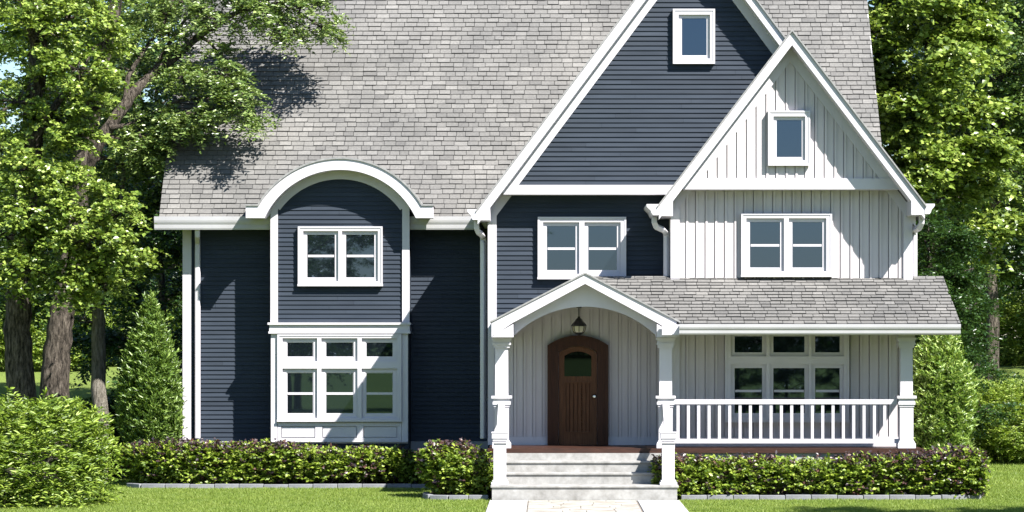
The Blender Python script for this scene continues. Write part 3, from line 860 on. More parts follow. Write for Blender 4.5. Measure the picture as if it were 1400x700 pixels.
# ------------------------------------------------------------------ steps with newels and handrails
xs0, xs1 = X(670.5, -2.6), X(928, -2.6)
steps = empty('front_steps', ((xs0+xs1)/2, -2.0, 0), 'broad pale stone steps with two white newel posts below the wooden front door', 'steps')
zt_ = [0.32, 0.545, 0.765]
yf_ = [-2.6, -1.98, -1.66]
for i in range(3):
    z0 = 0 if i == 0 else zt_[i-1]-0.02
    inset = 0.0 if i == 0 else 0.16
    mb = MB()
    mb.box(xs0+0.03+inset, xs1-0.03-inset, yf_[i]+0.03, YD+0.05, -0.05 if i == 0 else zt_[i-1]+0.001, zt_[i]-0.05)
    st = mb.build('step', M['stone'], steps)
    MB().box(xs0+inset, xs1-inset, yf_[i], YD+0.05 if i == 2 else YD+0.04-0.001*i, zt_[i]-0.049, zt_[i]).build('tread', M['stone'], st, bevel=0.012)
MB().box(xs0+0.19, xs1-0.19, -1.33, YD-0.002, zt_[2]+0.001, DECK-0.092).build('step', M['stone'], steps)
YNW = -2.36
for c0, c1, k0, k1 in ((675, 692, 677, 695), (905, 922, 901, 918.5)):
    xa, xb = X(c0, YNW), X(c1, YNW); cx = (xa+xb)/2; hw = (xb-xa)/2
    nw = MB().box(cx-hw, cx+hw, YNW-hw, YNW+hw, zt_[0]+0.08, Z(603, YNW)).build('newel_post', M['white'], steps)
    mb = MB()
    for e, ya, yb in ((1.38, 592.5, 590.5), (1.3, 599.5, 592.5), (1.16, 603, 599.5), (1.22, 606, 604)):
        mb.box(cx-hw*e, cx+hw*e, YNW-hw*e, YNW+hw*e, Z(ya if ya > yb else yb, YNW), Z(min(ya, yb), YNW))
    mb.build('newel_cap', M['white'], nw, bevel=0.008)
    mb = MB()
    mb.box(cx-hw*1.4, cx+hw*1.4, YNW-hw*1.4, YNW+hw*1.4, zt_[0]+0.001, zt_[0]+0.06)
    mb.box(cx-hw*1.22, cx+hw*1.22, YNW-hw*1.22, YNW+hw*1.22, zt_[0]+0.06, zt_[0]+0.1)
    mb.build('newel_base', M['white'], nw, bevel=0.012)
    # sloping handrail up to the column
    xk = (X(k0, YC)+X(k1, YC))/2
    za, zb_ = Z(592, YNW)+0.0, Z(549, YC)
    ya, yb = YNW+0.05, YC-0.16
    w2 = 0.065
    hr = MB()
    hr.add([(cx-w2, ya, za-0.16), (cx+w2, ya, za-0.16), (xk+w2, yb, zb_-0.16), (xk-w2, yb, zb_-0.16), (cx-w2, ya, za), (cx+w2, ya, za), (xk+w2, yb, zb_), (xk-w2, yb, zb_)],
           [(0, 3, 2, 1), (4, 5, 6, 7), (0, 1, 5, 4), (1, 2, 6, 5), (2, 3, 7, 6), (3, 0, 4, 7)])
    hr.build('handrail', M['white'], steps)

# ------------------------------------------------------------------ lantern
YLN = -0.45
lx = X(791.5, YLN)
lan = empty('hanging_lantern', (lx, YLN, Z(459, YLN)), 'black iron lantern hanging on a rod under the porch arch above the door', 'lantern')
zz = lambda py: Z(py, YLN)
MB().tube([(lx, YLN, zz(434)), (lx, YLN, zz(417))], 0.012, 8).lathe(lx, YLN, [(0.05, zz(421)), (0.06, zz(419)), (0.06, zz(417.5))], 12).build('rod', M['iron'], lan)
MB().lathe(lx, YLN, [(0.155, zz(446)), (0.16, zz(445)), (0.13, zz(442)), (0.085, zz(439)), (0.06, zz(436)), (0.03, zz(434.5)), (0.025, zz(432.5))], 8).build('lantern_cap', M['iron'], lan)
MB().lathe(lx, YLN, [(0.09, zz(455)), (0.12, zz(452)), (0.135, zz(446.2))], 8).build('lantern_glass', M['lampglass'], lan)
mb = MB().lathe(lx, YLN, [(0.012, zz(459.5)), (0.03, zz(458)), (0.06, zz(457)), (0.1, zz(455.5)), (0.1, zz(454.6))], 8)
for k in range(8):
    a = 2*math.pi*k/8
    mb.tube([(lx+0.1*math.cos(a), YLN+0.1*math.sin(a), zz(455)), (lx+0.128*math.cos(a), YLN+0.128*math.sin(a), zz(452)), (lx+0.145*math.cos(a), YLN+0.145*math.sin(a), zz(446))], 0.007, 6)
mb.build('lantern_frame', M['iron'], lan)

# ------------------------------------------------------------------ path
px0, px1, px2, px3 = X(669.7, -2.65), X(722, -2.65), X(871, -2.65), X(929, -2.65)
mb = MB().box(px0, px3, -40, -2.602, -0.1, 0.012); tag(mb.build('path', M['joint']), kind='structure')
mb = MB()
for a, b_ in ((px0, px1-0.012), (px2+0.012, px3)):
    y = -2.61
    while y > -20:
        mb.box(a, b_, y-1.49, y, 0.0, 0.03); y -= 1.5
tag(mb.build('path_border', M['pale'], bevel=0.006), kind='structure')
mb = MB(); r2 = random.Random(4); y = -2.61
while y > -16:
    d = r2.uniform(0.35, 0.6); x = px1+0.012
    while x < px2-0.1:
        wd = min(r2.uniform(0.35, 0.85), px2-0.012-x)
        if px2-0.012-x-wd < 0.2: wd = px2-0.012-x
        mb.box(x, x+wd-0.016, y-d+0.016, y-r2.uniform(0, 0.012), 0.0, 0.024+r2.uniform(0, 0.008)); x += wd
    y -= d
tag(mb.build('path_stones', M['flag'], bevel=0.006), kind='structure')

# ------------------------------------------------------------------ beds and edging blocks
def bed(poly):
    mb = MB().prism(poly, -0.1, 0.05, axis='z'); tag(mb.build('bed_soil', M['soil']), kind='structure')
def edging(pts, label, group, L=0.53):
    """blocks along a polyline"""
    pts = [np.array(p, float) for p in pts]
    d = [0]
    for a, b_ in zip(pts, pts[1:]): d.append(d[-1]+np.linalg.norm(b_-a))
    def at_(s):
        for i in range(len(pts)-1):
            if s <= d[i+1]: return pts[i]+(pts[i+1]-pts[i])*((s-d[i])/(d[i+1]-d[i]))
        return pts[-1]
    n = int(round(d[-1]/L)); L = d[-1]/n
    for k in range(n):
        p, q = at_(k*L+0.006), at_((k+1)*L-0.006)
        t_ = (q-p)/np.linalg.norm(q-p); nn = np.array((-t_[1], t_[0]))*0.06
        poly = [tuple(p-nn), tuple(q-nn), tuple(q+nn), tuple(p+nn)]
        c = (p+q)/2
        mb = MB().prism([(x-c[0], y-c[1]) for x, y in poly], -0.06, 0.105+rng.uniform(-0.008, 0.008), axis='z')
        o = mb.build('edging_block', M['kerb'], bevel=0.01); o.location = (c[0], c[1], 0)
        tag(o, label, 'edging block', group)
xa, xb = X(178, 2.3), X(596, 2.3)
edging([(xa-0.1, 2.75), (xa+0.1, 2.42), (xa+0.5, 2.3), (xb, 2.3)], 'grey concrete edging block along the long hedge before the bay window', 'edging blocks of the left bed')
bed([(xa+0.03, 2.6), (xa+0.2, 2.5), (xa+0.5, 2.36), (xb, 2.36), (xb, 4.35), (xa+0.1, 4.35)])
rc = X(626, -1.3)
ring = [(X(581, -1.6), -0.9), (X(581, -1.6), -1.5), (X(583, -2), -1.9), (X(590, -2.1), -2.1), (X(605, -2.2), -2.2), (X(668, -2.2), -2.22)]
edging(ring, 'grey concrete edging block curving round the round shrub left of the steps', 'edging blocks round the small bed', 0.4)
bed([(x+0.05, y+0.05) for x, y in ring] + [(X(668, -2.2), 0.7), (X(590, 0), 0.7)])
xa, xb = X(931, -2.15), X(1342, -2.15)
edging([(xa, -2.15), (xb-0.5, -2.15), (xb-0.12, -2.02), (xb+0.02, -1.7), (xb+0.02, -1.2)], 'grey concrete edging block along the hedge under the porch railing', 'edging blocks of the right bed')
bed([(xa, -2.1), (xb-0.5, -2.1), (xb-0.1, -1.95), (xb-0.04, -1.3), (xb-0.4, -0.7), (dr+0.1, -0.7), (dr+0.1, -1.2), (xa, -1.2)])

# ================================================================== vegetation
def unit(a): return a/np.maximum(np.linalg.norm(a, axis=-1, keepdims=True), 1e-9)

def leaf_arrays(p, ax, nr, L, W, fold=0.12):
    """kites: two triangles per leaf"""
    ax = unit(ax); sd = unit(np.cross(ax, nr)); nn = np.cross(sd, ax)
    L = L[:, None]; W = W[:, None]
    v = np.stack([p, p+ax*L*0.45+sd*W*0.5+nn*L*fold, p+ax*L, p+ax*L*0.45-sd*W*0.5+nn*L*fold], 1)
    n = len(p); b_ = np.arange(n)[:, None]*4
    t_ = np.concatenate([b_+np.array([[0, 1, 2]]), b_+np.array([[0, 2, 3]])], 1).reshape(-1, 3)
    return v.reshape(-1, 3), t_

def twig_leaves(rg, C0, D, Ls, nleaf, ll, lw, droop=0.25, splay=1.0, up=1.0, jit=0.35, lift=-0.15):
    """leaves along twigs starting at C0 in direction D"""
    m = len(C0); D = unit(D)
    t_ = (np.arange(nleaf)[None, :]+rg.uniform(0.1, 0.9, (m, nleaf)))/nleaf
    Lt = (Ls[:, None]*t_)[..., None]
    pos = C0[:, None, :]+D[:, None, :]*Lt
    pos[..., 2] -= droop*Ls[:, None]*t_**2
    side = unit(np.cross(D, np.array([0, 0, 1.0]))+1e-6)[:, None, :]
    sg = np.where(np.arange(nleaf) % 2 == 0, 1.0, -1.0)[None, :, None]
    ax = D[:, None, :]*0.6+side*sg*splay+rg.normal(0, jit, (m, nleaf, 3))+np.array([0, 0, lift])
    nr = np.array([0.3, -0.4, up])+rg.normal(0, 0.55, (m, nleaf, 3))
    k = m*nleaf
    sz = rg.uniform(0.65, 1.25, k)
    return pos.reshape(k, 3), ax.reshape(k, 3), nr.reshape(k, 3), sz*ll, sz*lw

def sprays(rg, C0, out, tw=7, tl=0.5, nleaf=11, ll=0.1, lw=0.07, droop=0.3):
    """fans of twigs round each centre, spreading flat and outwards"""
    m = len(C0)
    a = rg.uniform(0, 2*np.pi, (m, tw))
    D = np.stack([np.cos(a), np.sin(a), rg.normal(0.08, 0.22, (m, tw))], -1)+0.75*out[:, None, :]
    Ls = rg.uniform(0.55, 1.2, m*tw)*tl
    Cx = np.repeat(C0, tw, 0)+rg.normal(0, 0.07, (m*tw, 3))
    return twig_leaves(rg, Cx, D.reshape(-1, 3), Ls, nleaf, ll, lw, droop)

def cat(parts):
    return [np.concatenate(z) for z in zip(*parts)]

def crown_obj(name, parts, mat, parent, fold=0.12):
    p, ax, nr, L, W = cat(parts)
    V, T = leaf_arrays(p, ax, nr, L, W, fold)
    return np_mesh(name, V, T, mat, parent)

def clumps_tree(name, label, cat_, base, trunks, limbs, clumps, leafm, barkm, seed, ll, lw, tw=7, tl=0.5, nleaf=11, droop=0.3, group=None):
    """hand-placed tree: trunk and limb polylines (point, radius), crown as ellipsoid clumps (centre, radii, sprays)"""
    rg = np.random.default_rng(seed)
    root = empty(name, tuple(base), label, cat_, group)
    mb = MB(); nodes = []
    for path in trunks+limbs:
        pts = smooth_path([q[0] for q in path], 5)
        rad = np.interp(np.linspace(0, 1, len(pts)), np.linspace(0, 1, len(path)), [q[1] for q in path])
        pts = [p + rg.normal(0, 0.02, 3)*min(1, r*6) for p, r in zip(pts, rad)]
        mb.tube(pts, list(rad), 14 if rad[0] > 0.15 else 8)
        nodes += [(p, r) for p, r in zip(pts, rad)]
    NP = np.array([p for p, r in nodes]); NR_ = np.array([r for p, r in nodes])
    parts = []
    for c, rad, ns in clumps:
        c = np.array(c, float); rad = np.array(rad, float)
        d = unit(rg.normal(0, 1, (ns, 3))); r = rg.uniform(0.35, 1, (ns, 1))**0.6
        C0 = c+d*rad*r
        out = unit(d*np.array([1, 1, 0.35]))
        parts.append(sprays(rg, C0, out, tw, tl, nleaf, ll, lw, droop))
        # branches from the nearest limb into the clump, then to sprays
        j = np.argmin(np.linalg.norm(NP-c, axis=1)+ (NP[:, 2] > c[2]+0.5)*1.0)
        st = NP[j]; r0 = min(NR_[j]*0.6, 0.07)
        mid = (st+c)/2+np.array([0, 0, 0.15*np.linalg.norm(c-st)])
        mb.tube(smooth_path([st, mid, c], 4), list(np.linspace(r0, 0.025, 9)), 6)
        for k in range(0, ns, 2):
            mb.tube([c, (c+C0[k])/2+rg.normal(0, 0.06, 3)+np.array([0, 0, 0.06]), C0[k]], [0.022, 0.015, 0.007], 5)
    mb.build('trunk', barkm, root, smooth=True)
    crown_obj('crown', parts, leafm, root)
    return root

def grown_tree(name, label, cat_, base, H, spread, leafm, barkm, seed, ll, lw, r0=0.25, clear=0.25, nspray=420, tw=7, tl=0.6, nleaf=11, nlimb=16, group=None, flat=0.5):
    """free-standing tree: trunk, limbs climbing from it, secondary limbs, sprays on them"""
    rg = np.random.default_rng(seed)
    root = empty(name, tuple(base), label, cat_, group)
    base = np.array(base, float)
    mb = MB()
    k = 9
    tr = [base+np.array([0, 0, -0.2])]
    for i in range(1, k+1):
        tr.append(base+np.array([rg.normal(0, 0.03*H/8), rg.normal(0, 0.03*H/8), H*0.92*i/k]))
    trs = smooth_path(tr, 3); rad = [max(r0*(1-0.9*i/(len(trs)-1)), 0.02)*(1.25 if i == 0 else 1) for i in range(len(trs))]
    mb.tube(trs, rad, 12)
    tips = []
    for i in range(nlimb):
        f = clear+(0.97-clear)*(i+0.5)/nlimb
        st = trs[int(f*(len(trs)-1))]
        az = i*2.4+rg.uniform(-0.4, 0.4)
        prof = math.sin(math.pi*min(1, max(0.0, (f-clear)/(1-clear))*0.75+0.24))
        L = spread*(0.35+0.65*prof)*rg.uniform(0.75, 1.12)
        rise = rg.uniform(0.25, 0.6)+0.5*f
        d = np.array([math.cos(az), math.sin(az), 0])
        p1 = st+d*L*0.5+np.array([0, 0, L*rise*0.5]); p2 = st+d*L+np.array([0, 0, L*rise*0.75])
        pts = smooth_path([st, p1+rg.normal(0, 0.1, 3), p2], 4)
        rr0 = max(0.035, r0*0.45*(1-f*0.7))
        mb.tube(pts, list(np.linspace(rr0, 0.025, len(pts))), 7)
        ns = 7
        for q in range(ns):
            u = 0.3+0.7*q/(ns-1); s_ = pts[min(len(pts)-1, int(u*(len(pts)-1)))]
            dd = unit(d*0.6+rg.normal(0, 0.6, 3)*np.array([1, 1, 0.5]))
            e = s_+dd*L*rg.uniform(0.2, 0.42)
            mb.tube([s_, (s_+e)/2+rg.normal(0, 0.05, 3), e], [0.028, 0.018, 0.008], 5)
            tips.append((e, dd)); tips.append(((s_+e)/2, dd))
    tips.append((trs[-1], np.array([0, 0, 1.0])))
    idx = rg.integers(0, len(tips), nspray)
    C0 = np.array([tips[i][0] for i in idx])+rg.normal(0, 1, (nspray, 3))*np.array([spread*0.11, spread*0.11, spread*0.07])
    out = np.array([tips[i][1] for i in idx])
    mb.build('trunk', barkm, root, smooth=True)
    crown_obj('crown', [sprays(rg, C0, out, tw, tl, nleaf, ll, lw)], leafm, root)
    return root

def copy_thing(o, loc, rz, sc, label):
    c = o.copy(); C.objects.link(c); c.location = loc; c.rotation_euler = (0, 0, rz); c.scale = (sc, sc, sc); c['label'] = label
    for ch in o.children:
        d = ch.copy(); C.objects.link(d); d.parent = c
    return c

def shape_points(rg, n, lo, hi, qf, inner=0.72):
    out = []; tot = 0
    lo, hi = np.array(lo, float), np.array(hi, float)
    while tot < n:
        p = rg.uniform(lo, hi, (n*3, 3)); q = qf(p)
        p = p[(q < 1) & (q > inner)]
        out.append(p); tot += len(p)
    return np.concatenate(out)[:n]

def lumps(p, seed, f=2.0, a=0.12):
    rg = np.random.default_rng(seed); s_ = 0
    for k in range(5):
        d = unit(rg.normal(0, 1, 3))*f*rg.uniform(0.6, 1.8); s_ = s_+np.sin(p@d+rg.uniform(0, 6.28))
    return 1+a*s_/2.2

def shrub(name, label, cat_, centre, radii, power, mats, seed, ntw, tl, nleaf, ll, lw, upb=0.5, tips=0.0, lump=0.12, lf=2.2, inner=0.7, droop=0.1, taper=None, group=None, splay=1.0, stems=9, lift=-0.1):
    """leafy shrub: twigs set through the outer part of a lumpy superellipsoid; stems inside"""
    rg = np.random.default_rng(seed)
    c = np.array(centre, float); r = np.array(radii, float)
    root = empty(name, (c[0], c[1], float(ground_z(c[0], c[1]))), label, cat_, group)
    def q(p):
        d = (p-c)/r
        if taper is not None:
            k = taper((d[:, 2]+1)/2)[:, None]; d = np.concatenate([d[:, :2]/np.maximum(k, 0.02), d[:, 2:]], 1)
        return (np.abs(d)**power).sum(1)**(1/power)/lumps(p, seed, lf, lump)
    p = shape_points(rg, ntw, c-r*1.15, c+r*1.15, q, inner)
    d = (p-c)/r; out = unit(np.sign(d)*np.abs(d)**(power-1)/r)
    if taper is not None: out = unit(out*np.array([1, 1, 0.4]))
    D = unit(out+np.array([0, 0, upb])+rg.normal(0, 0.4, p.shape))
    a = twig_leaves(rg, p-D*tl*0.4, D, rg.uniform(0.6, 1.2, ntw)*tl, nleaf, ll, lw, droop, splay, lift=lift)
    V, T = leaf_arrays(*a)
    mi = None
    if len(mats) > 1:
        tw_top = np.repeat(d[:, 2], nleaf); tt = np.tile(np.arange(nleaf)/nleaf, ntw)
        rnd = np.repeat(rg.uniform(0, 1, ntw), nleaf)
        pr = (np.clip((tw_top-0.5)*1.4, 0, 0.6)+0.06+tips)
        is_p = (rnd < pr) & (tt > 0.25)
        mi = np.repeat(is_p.astype(int), 2)
    fo = np_mesh('foliage', V, T, mats, root, mi)
    mb = MB()
    for k in range(stems):
        e = c+rg.uniform(-0.6, 0.6, 3)*r; s_ = np.array([c[0]+(e[0]-c[0])*0.8, c[1]+(e[1]-c[1])*0.5, root.location.z-0.02])
        mb.tube([s_, (s_+e)/2+rg.normal(0, 0.03, 3), e], [0.018, 0.014, 0.008], 6)
    mb.build('stem', M['bark'], root)
    return root

# low hedges -----------------------------------------------------------------
def hedge(name, label, px0_, px1_, ytop, Y, dep, seed, ntw, cat_='hedge', power=4, group=None, base=0.06, lump=0.24):
    xa, xb = X(px0_, Y), X(px1_, Y); zt = Z(ytop, Y)
    return shrub(name, label, cat_, ((xa+xb)/2, Y, (zt+base)/2), ((xb-xa)/2, dep, (zt-base)/2), power, [M['hedge'], M['purple']], seed, ntw, 0.19, 9, 0.085, 0.058, 0.6, 0.1, lump, 2.3, 0.55, group=group, stems=max(8, int((xb-xa)*5)))
hedge('hedge', 'long low green hedge with purple tips below the bay window of the navy wall', 186, 604, 609, 3.0, 0.62, 21, 5600)
hedge('round_shrub', 'round green shrub with dark purple tips just left of the stone steps', 580, 672, 612, -1.35, 0.72, 22, 1900, 'shrub', 2.6)
hedge('hedge', 'long low green hedge with purple tips below the white porch railing', 922, 1296, 626, -1.68, 0.42, 23, 4700)
hedge('round_shrub', 'bushy purple-tipped shrub at the outer end of the hedge by the porch corner', 1262, 1338, 616, -1.35, 0.75, 24, 1900, 'shrub', 2.6)

# laurel columns ---------------------------------------------------------------
def col_taper(z): return np.where(z < 0.68, 0.86+0.2*np.minimum(z, 0.68), np.sqrt(np.clip((1.03-z)/0.35, 0, 1)))
def cone_taper(z): return np.where(z < 0.3, 0.86+0.14*z/0.3, np.clip((1.03-z)/0.73, 0, 1)**0.5)
Yl = 3.9
xa, xb = X(163, Yl), X(251, Yl)
shrub('laurel_shrub', 'tall pointed green laurel shrub standing against the left corner of the navy wall', 'shrub', ((xa+xb)/2, Yl, Z(386, Yl)/2), ((xb-xa)/2, 0.75, Z(386, Yl)/2), 2, [M['laurel']], 31, 3600, 0.26, 11, 0.115, 0.035, 1.1, 0, 0.08, 2.5, 0.62, taper=cone_taper, stems=6, lift=0.25, splay=0.7)
Yr = 1.6
xa, xb = X(1240, Yr), X(1329, Yr)
shrub('laurel_shrub', 'sunlit tall green laurel column beside the right end of the porch', 'shrub', ((xa+xb)/2, Yr, Z(446, Yr)/2), ((xb-xa)/2, 0.75, Z(446, Yr)/2), 2.6, [M['laurel_lit']], 32, 3200, 0.25, 11, 0.115, 0.035, 0.9, 0, 0.08, 2.5, 0.62, taper=col_taper, stems=6, lift=0.25, splay=0.7)

# feathery bush in the left foreground, bush on the right lawn -----------------
Yf = -4.0
shrub('yew_bush', 'big feathery bright green bush in the left foreground', 'bush', (X(34, Yf), Yf, 0.78), (X(160, Yf)-X(34, Yf), 1.6, 1.38), 2.1, [M['yew']], 41, 1800, 0.6, 16, 0.15, 0.038, 0.3, 0, 0.14, 1.7, 0.6, droop=0.5, splay=1.2, stems=12)
Yh = 13.0
shrub('rounded_bush', 'rounded yellow-green bush on the lawn at the right edge beyond the laurel', 'bush', (X(1392, Yh), Yh, Z(578, Yh)), (X(1392, Yh)-X(1326, Yh), 1.3, (Z(524, Yh)-Z(634, Yh))/2), 2.4, [M['limebush']], 42, 3400, 0.3, 14, 0.09, 0.03, 0.4, 0, 0.12, 2.0, 0.62, splay=1.1)
shrub('rounded_bush', 'dark leafy bush low between the foreground bush and the laurel', 'bush', (X(150, 7.5), 7.5, 0.75), (1.1, 0.9, 0.95), 2.3, [M['darkleaf']], 43, 2200, 0.26, 10, 0.1, 0.045, 0.4, 0, 0.12, 2.0, 0.6)
for i, (px, Y, rx, rz) in enumerate(((25, 46, 3.2, 1.25), (150, 50, 3.4, 1.5), (1375, 52, 3.0, 1.4))):
    gz = float(ground_z(0, Y)); lab = ('sunlit far bush on the lawn rise behind the two thick trunks', 'sunlit far bush on the lawn rise behind the thin pale trunk', 'far bush on the lawn rise behind the right tree trunk')[i]
    shrub('far_bush', lab, 'bush', (X(px, Y), Y, gz+rz*0.85), (rx, 1.6, rz), 2.4, [M['limebush']], 50+i, 3000, 0.5, 12, 0.15, 0.06, 0.4, 0, 0.13, 1.2, 0.6, group='bushes on the far lawn')

# near left trees ----------------------------------------------------------------
def path_px(pts): return [(P(x, y, Y), r) for x, y, Y, r in pts]
Yb = 5.0
base = (X(30, 3.6), 3.6, 0.0)
clumpA = []
for (x, y, Y, rx, rz, n) in ((60, 290, 1.6, 0.85, 0.45, 26), (120, 330, 1.4, 0.8, 0.45, 26), (30, 370, 1.6, 0.85, 0.5, 24), (160, 295, 1.7, 0.55, 0.35, 14), (95, 245, 1.9, 0.7, 0.35, 20), (165, 350, 1.6, 0.45, 0.35, 12),
                             (35, 232, 2.2, 0.75, 0.35, 20), (5, 320, 2.0, 0.8, 0.5, 20), (90, 385, 1.8, 0.8, 0.35, 20), (135, 390, 2.2, 0.5, 0.25, 10),
                             (40, 50, 3.0, 1.0, 0.55, 28), (105, 95, 2.8, 0.8, 0.4, 22), (25, 140, 3.2, 1.0, 0.5, 26), (95, 25, 3.4, 0.9, 0.5, 24), (70, 175, 3.3, 0.9, 0.4, 22), (20, -20, 3.6, 1.2, 0.6, 24), (130, 150, 3.2, 0.5, 0.3, 12), (10, 205, 3.0, 0.7, 0.3, 14), (115, -20, 3.8, 0.9, 0.5, 20), (138, 60, 3.9, 0.4, 0.3, 9), (128, 112, 3.6, 0.45, 0.28, 12), (112, 185, 3.4, 0.45, 0.22, 9)):
    clumpA.append((P(x, y, Y), (rx, 0.75, rz), n if y > 225 else int(n*0.85)))
clumps_tree('maple_tree', 'thick-trunked maple at the left edge with broad bright leaves reaching low beside the house', 'tree', base,
            [path_px(((30, 668, 3.6, 0.42), (28, 530, 3.6, 0.32), (25, 430, 3.6, 0.29), (28, 330, 3.6, 0.27), (40, 220, 3.6, 0.24), (50, 100, 3.7, 0.2), (60, -60, 3.8, 0.14)))],
            [path_px(((27, 345, 3.6, 0.14), (60, 318, 2.8, 0.09), (100, 322, 2.0, 0.06), (150, 325, 1.7, 0.03))), path_px(((42, 200, 3.6, 0.13), (80, 140, 3.3, 0.08), (115, 95, 3.0, 0.04))),
             path_px(((36, 255, 3.6, 0.12), (70, 240, 2.8, 0.07), (110, 250, 2.1, 0.03)))],
            clumpA, M['maple'], M['bark'], 61, 0.108, 0.085, tw=8, tl=0.46, nleaf=12, droop=0.35)

base = (X(70, 5.0), 5.0, 0.0)
clumpB = []
for (x, y, Y, rx, rz, n) in ((300, 25, 4.0, 0.7, 0.4, 22), (355, 15, 3.9, 0.7, 0.35, 22), (410, 12, 4.0, 0.6, 0.3, 20), (440, 38, 4.0, 0.35, 0.22, 11), (395, 42, 3.9, 0.35, 0.2, 9),
                             (250, 105, 3.6, 0.55, 0.35, 20), (300, 108, 3.4, 0.6, 0.35, 22), (325, 135, 3.3, 0.5, 0.28, 18), (275, 158, 3.3, 0.6, 0.25, 20), (345, 168, 3.2, 0.3, 0.12, 8), (222, 165, 3.6, 0.5, 0.25, 13),
                             (230, 55, 4.3, 0.5, 0.35, 14), (195, 195, 4.0, 0.6, 0.3, 18), (165, 50, 5.2, 0.6, 0.45, 15), (255, 5, 4.6, 0.6, 0.35, 16), (205, 10, 4.9, 0.5, 0.4, 12), (150, 100, 5.8, 0.5, 0.4, 10),
                             (190, 80, 5.8, 0.4, 0.35, 9), (165, 228, 5.4, 0.6, 0.4, 13), (215, 215, 4.0, 0.5, 0.25, 12), (240, 178, 3.6, 0.5, 0.2, 12), (330, -20, 4.2, 0.9, 0.4, 24), (420, -25, 4.2, 0.7, 0.35, 18),
                             (300, 75, 4.2, 0.3, 0.2, 7), (150, 150, 5.9, 0.5, 0.4, 9)):
    Y += 1.3*min(1, max(0, (x-150)/70))
    clumpB.append((P(x, y, Y), (rx, 0.55, rz), n))
push = lambda pts: [(x, y, Y+1.3*min(1, max(0, (x-150)/70)), r) for x, y, Y, r in pts]
clumps_tree('cherry_tree', 'narrow-leaved tree with leaning dark trunk whose branch reaches over the left roof', 'tree', base,
            [path_px(((68, 668, 5, 0.44), (74, 530, 5, 0.33), (82, 450, 5, 0.29), (92, 380, 5, 0.27), (104, 290, 5, 0.26), (114, 220, 5, 0.24), (126, 150, 5, 0.2), (140, 85, 5, 0.17), (156, 20, 5, 0.15), (170, -60, 5, 0.12)))],
            [path_px(push(((112, 236, 5, 0.17), (140, 190, 4.9, 0.14), (172, 140, 4.7, 0.13), (205, 105, 4.5, 0.11), (245, 72, 4.3, 0.1), (290, 36, 4.1, 0.075), (345, 10, 4.0, 0.05), (420, 2, 4.0, 0.025)))),
             path_px(push(((172, 140, 4.7, 0.07), (176, 105, 4.8, 0.055), (200, 65, 4.8, 0.045), (225, 30, 4.7, 0.04), (240, -10, 4.7, 0.03)))),
             path_px(push(((150, 175, 4.8, 0.06), (190, 165, 4.3, 0.045), (240, 140, 3.8, 0.03), (310, 130, 3.4, 0.015)))),
             path_px(push(((205, 105, 4.5, 0.05), (240, 45, 4.5, 0.04), (262, 15, 4.5, 0.03), (270, -20, 4.5, 0.02))))],
            clumpB, M['cherry'], M['bark'], 62, 0.115, 0.048, tw=7, tl=0.4, nleaf=13, droop=0.55)

Yc = 6.2
clumpC = [(P(x, y, Yc+dy), (rx, 1.0, rz), n) for x, y, dy, rx, rz, n in ((100, 370, -0.5, 1.0, 0.5, 22), (160, 360, 0, 0.8, 0.5, 20), (190, 300, 0.5, 0.9, 0.6, 20), (130, 290, 0.6, 1.1, 0.7, 24), (60, 400, 0, 1.0, 0.4, 20), (10, 410, 0.3, 0.9, 0.4, 18), (200, 240, 0.8, 0.8, 0.6, 18), (140, 200, 1, 1.2, 0.7, 24), (90, 130, 1.5, 1.3, 0.8, 24), (180, 120, 1.5, 0.9, 0.7, 18))]
clumps_tree('slender_tree', 'slender pale-barked tree forking low, beyond the two thick trunks', 'tree', (X(136, Yc), Yc, float(ground_z(0, Yc))),
            [path_px(((136, 668, Yc, 0.2), (135, 500, Yc, 0.165), (133, 430, Yc, 0.15), (130, 395, Yc, 0.14), (122, 360, Yc, 0.1), (116, 300, Yc, 0.08), (120, 200, Yc, 0.05))), path_px(((133, 425, Yc, 0.12), (142, 390, Yc, 0.1), (152, 350, Yc, 0.08), (165, 280, Yc, 0.06), (175, 180, Yc, 0.03)))],
            [], clumpC, M['midleaf'], M['palebark'], 63, 0.13, 0.085, tw=7, tl=0.55, nleaf=11)

# trees behind -----------------------------------------------------------------------
def gpos(px, Y): return (X(px, Y), Y, float(ground_z(0, Y)))
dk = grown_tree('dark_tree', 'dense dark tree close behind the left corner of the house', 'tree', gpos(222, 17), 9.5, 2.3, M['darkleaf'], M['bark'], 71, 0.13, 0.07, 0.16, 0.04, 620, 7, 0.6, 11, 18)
bt = grown_tree('broad_tree', 'tall broad tree far behind at the left edge above the lawn rise', 'tree', gpos(40, 62), 18, 4.6, M['midleaf'], M['bark'], 72, 0.19, 0.12, 0.3, 0.16, 640, 8, 0.95, 11, 20)
copy_thing(bt, gpos(185, 60), 2.1, 0.95, 'broad tree far behind, rising between the slender trunk and the house')
copy_thing(bt, gpos(-60, 50), 4.0, 1.0, 'broad tree far behind, mostly outside the left edge')
mp = grown_tree('bright_maple', 'sunlit yellow-green maple rising behind the right end of the roof', 'tree', gpos(1270, 12), 14.2, 2.05, M['maple'], M['bark'], 73, 0.15, 0.125, 0.22, 0.42, 800, 8, 0.6, 10, 20)
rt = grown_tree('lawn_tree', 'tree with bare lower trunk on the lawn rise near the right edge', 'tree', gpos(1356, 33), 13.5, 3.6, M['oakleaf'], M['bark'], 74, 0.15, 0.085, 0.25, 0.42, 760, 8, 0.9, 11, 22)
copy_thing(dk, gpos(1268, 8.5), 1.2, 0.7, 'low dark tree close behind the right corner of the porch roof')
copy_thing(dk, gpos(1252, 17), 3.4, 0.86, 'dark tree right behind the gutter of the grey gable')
copy_thing(bt, gpos(1446, 48), 0.6, 1.0, 'broad tree far behind at the right edge')
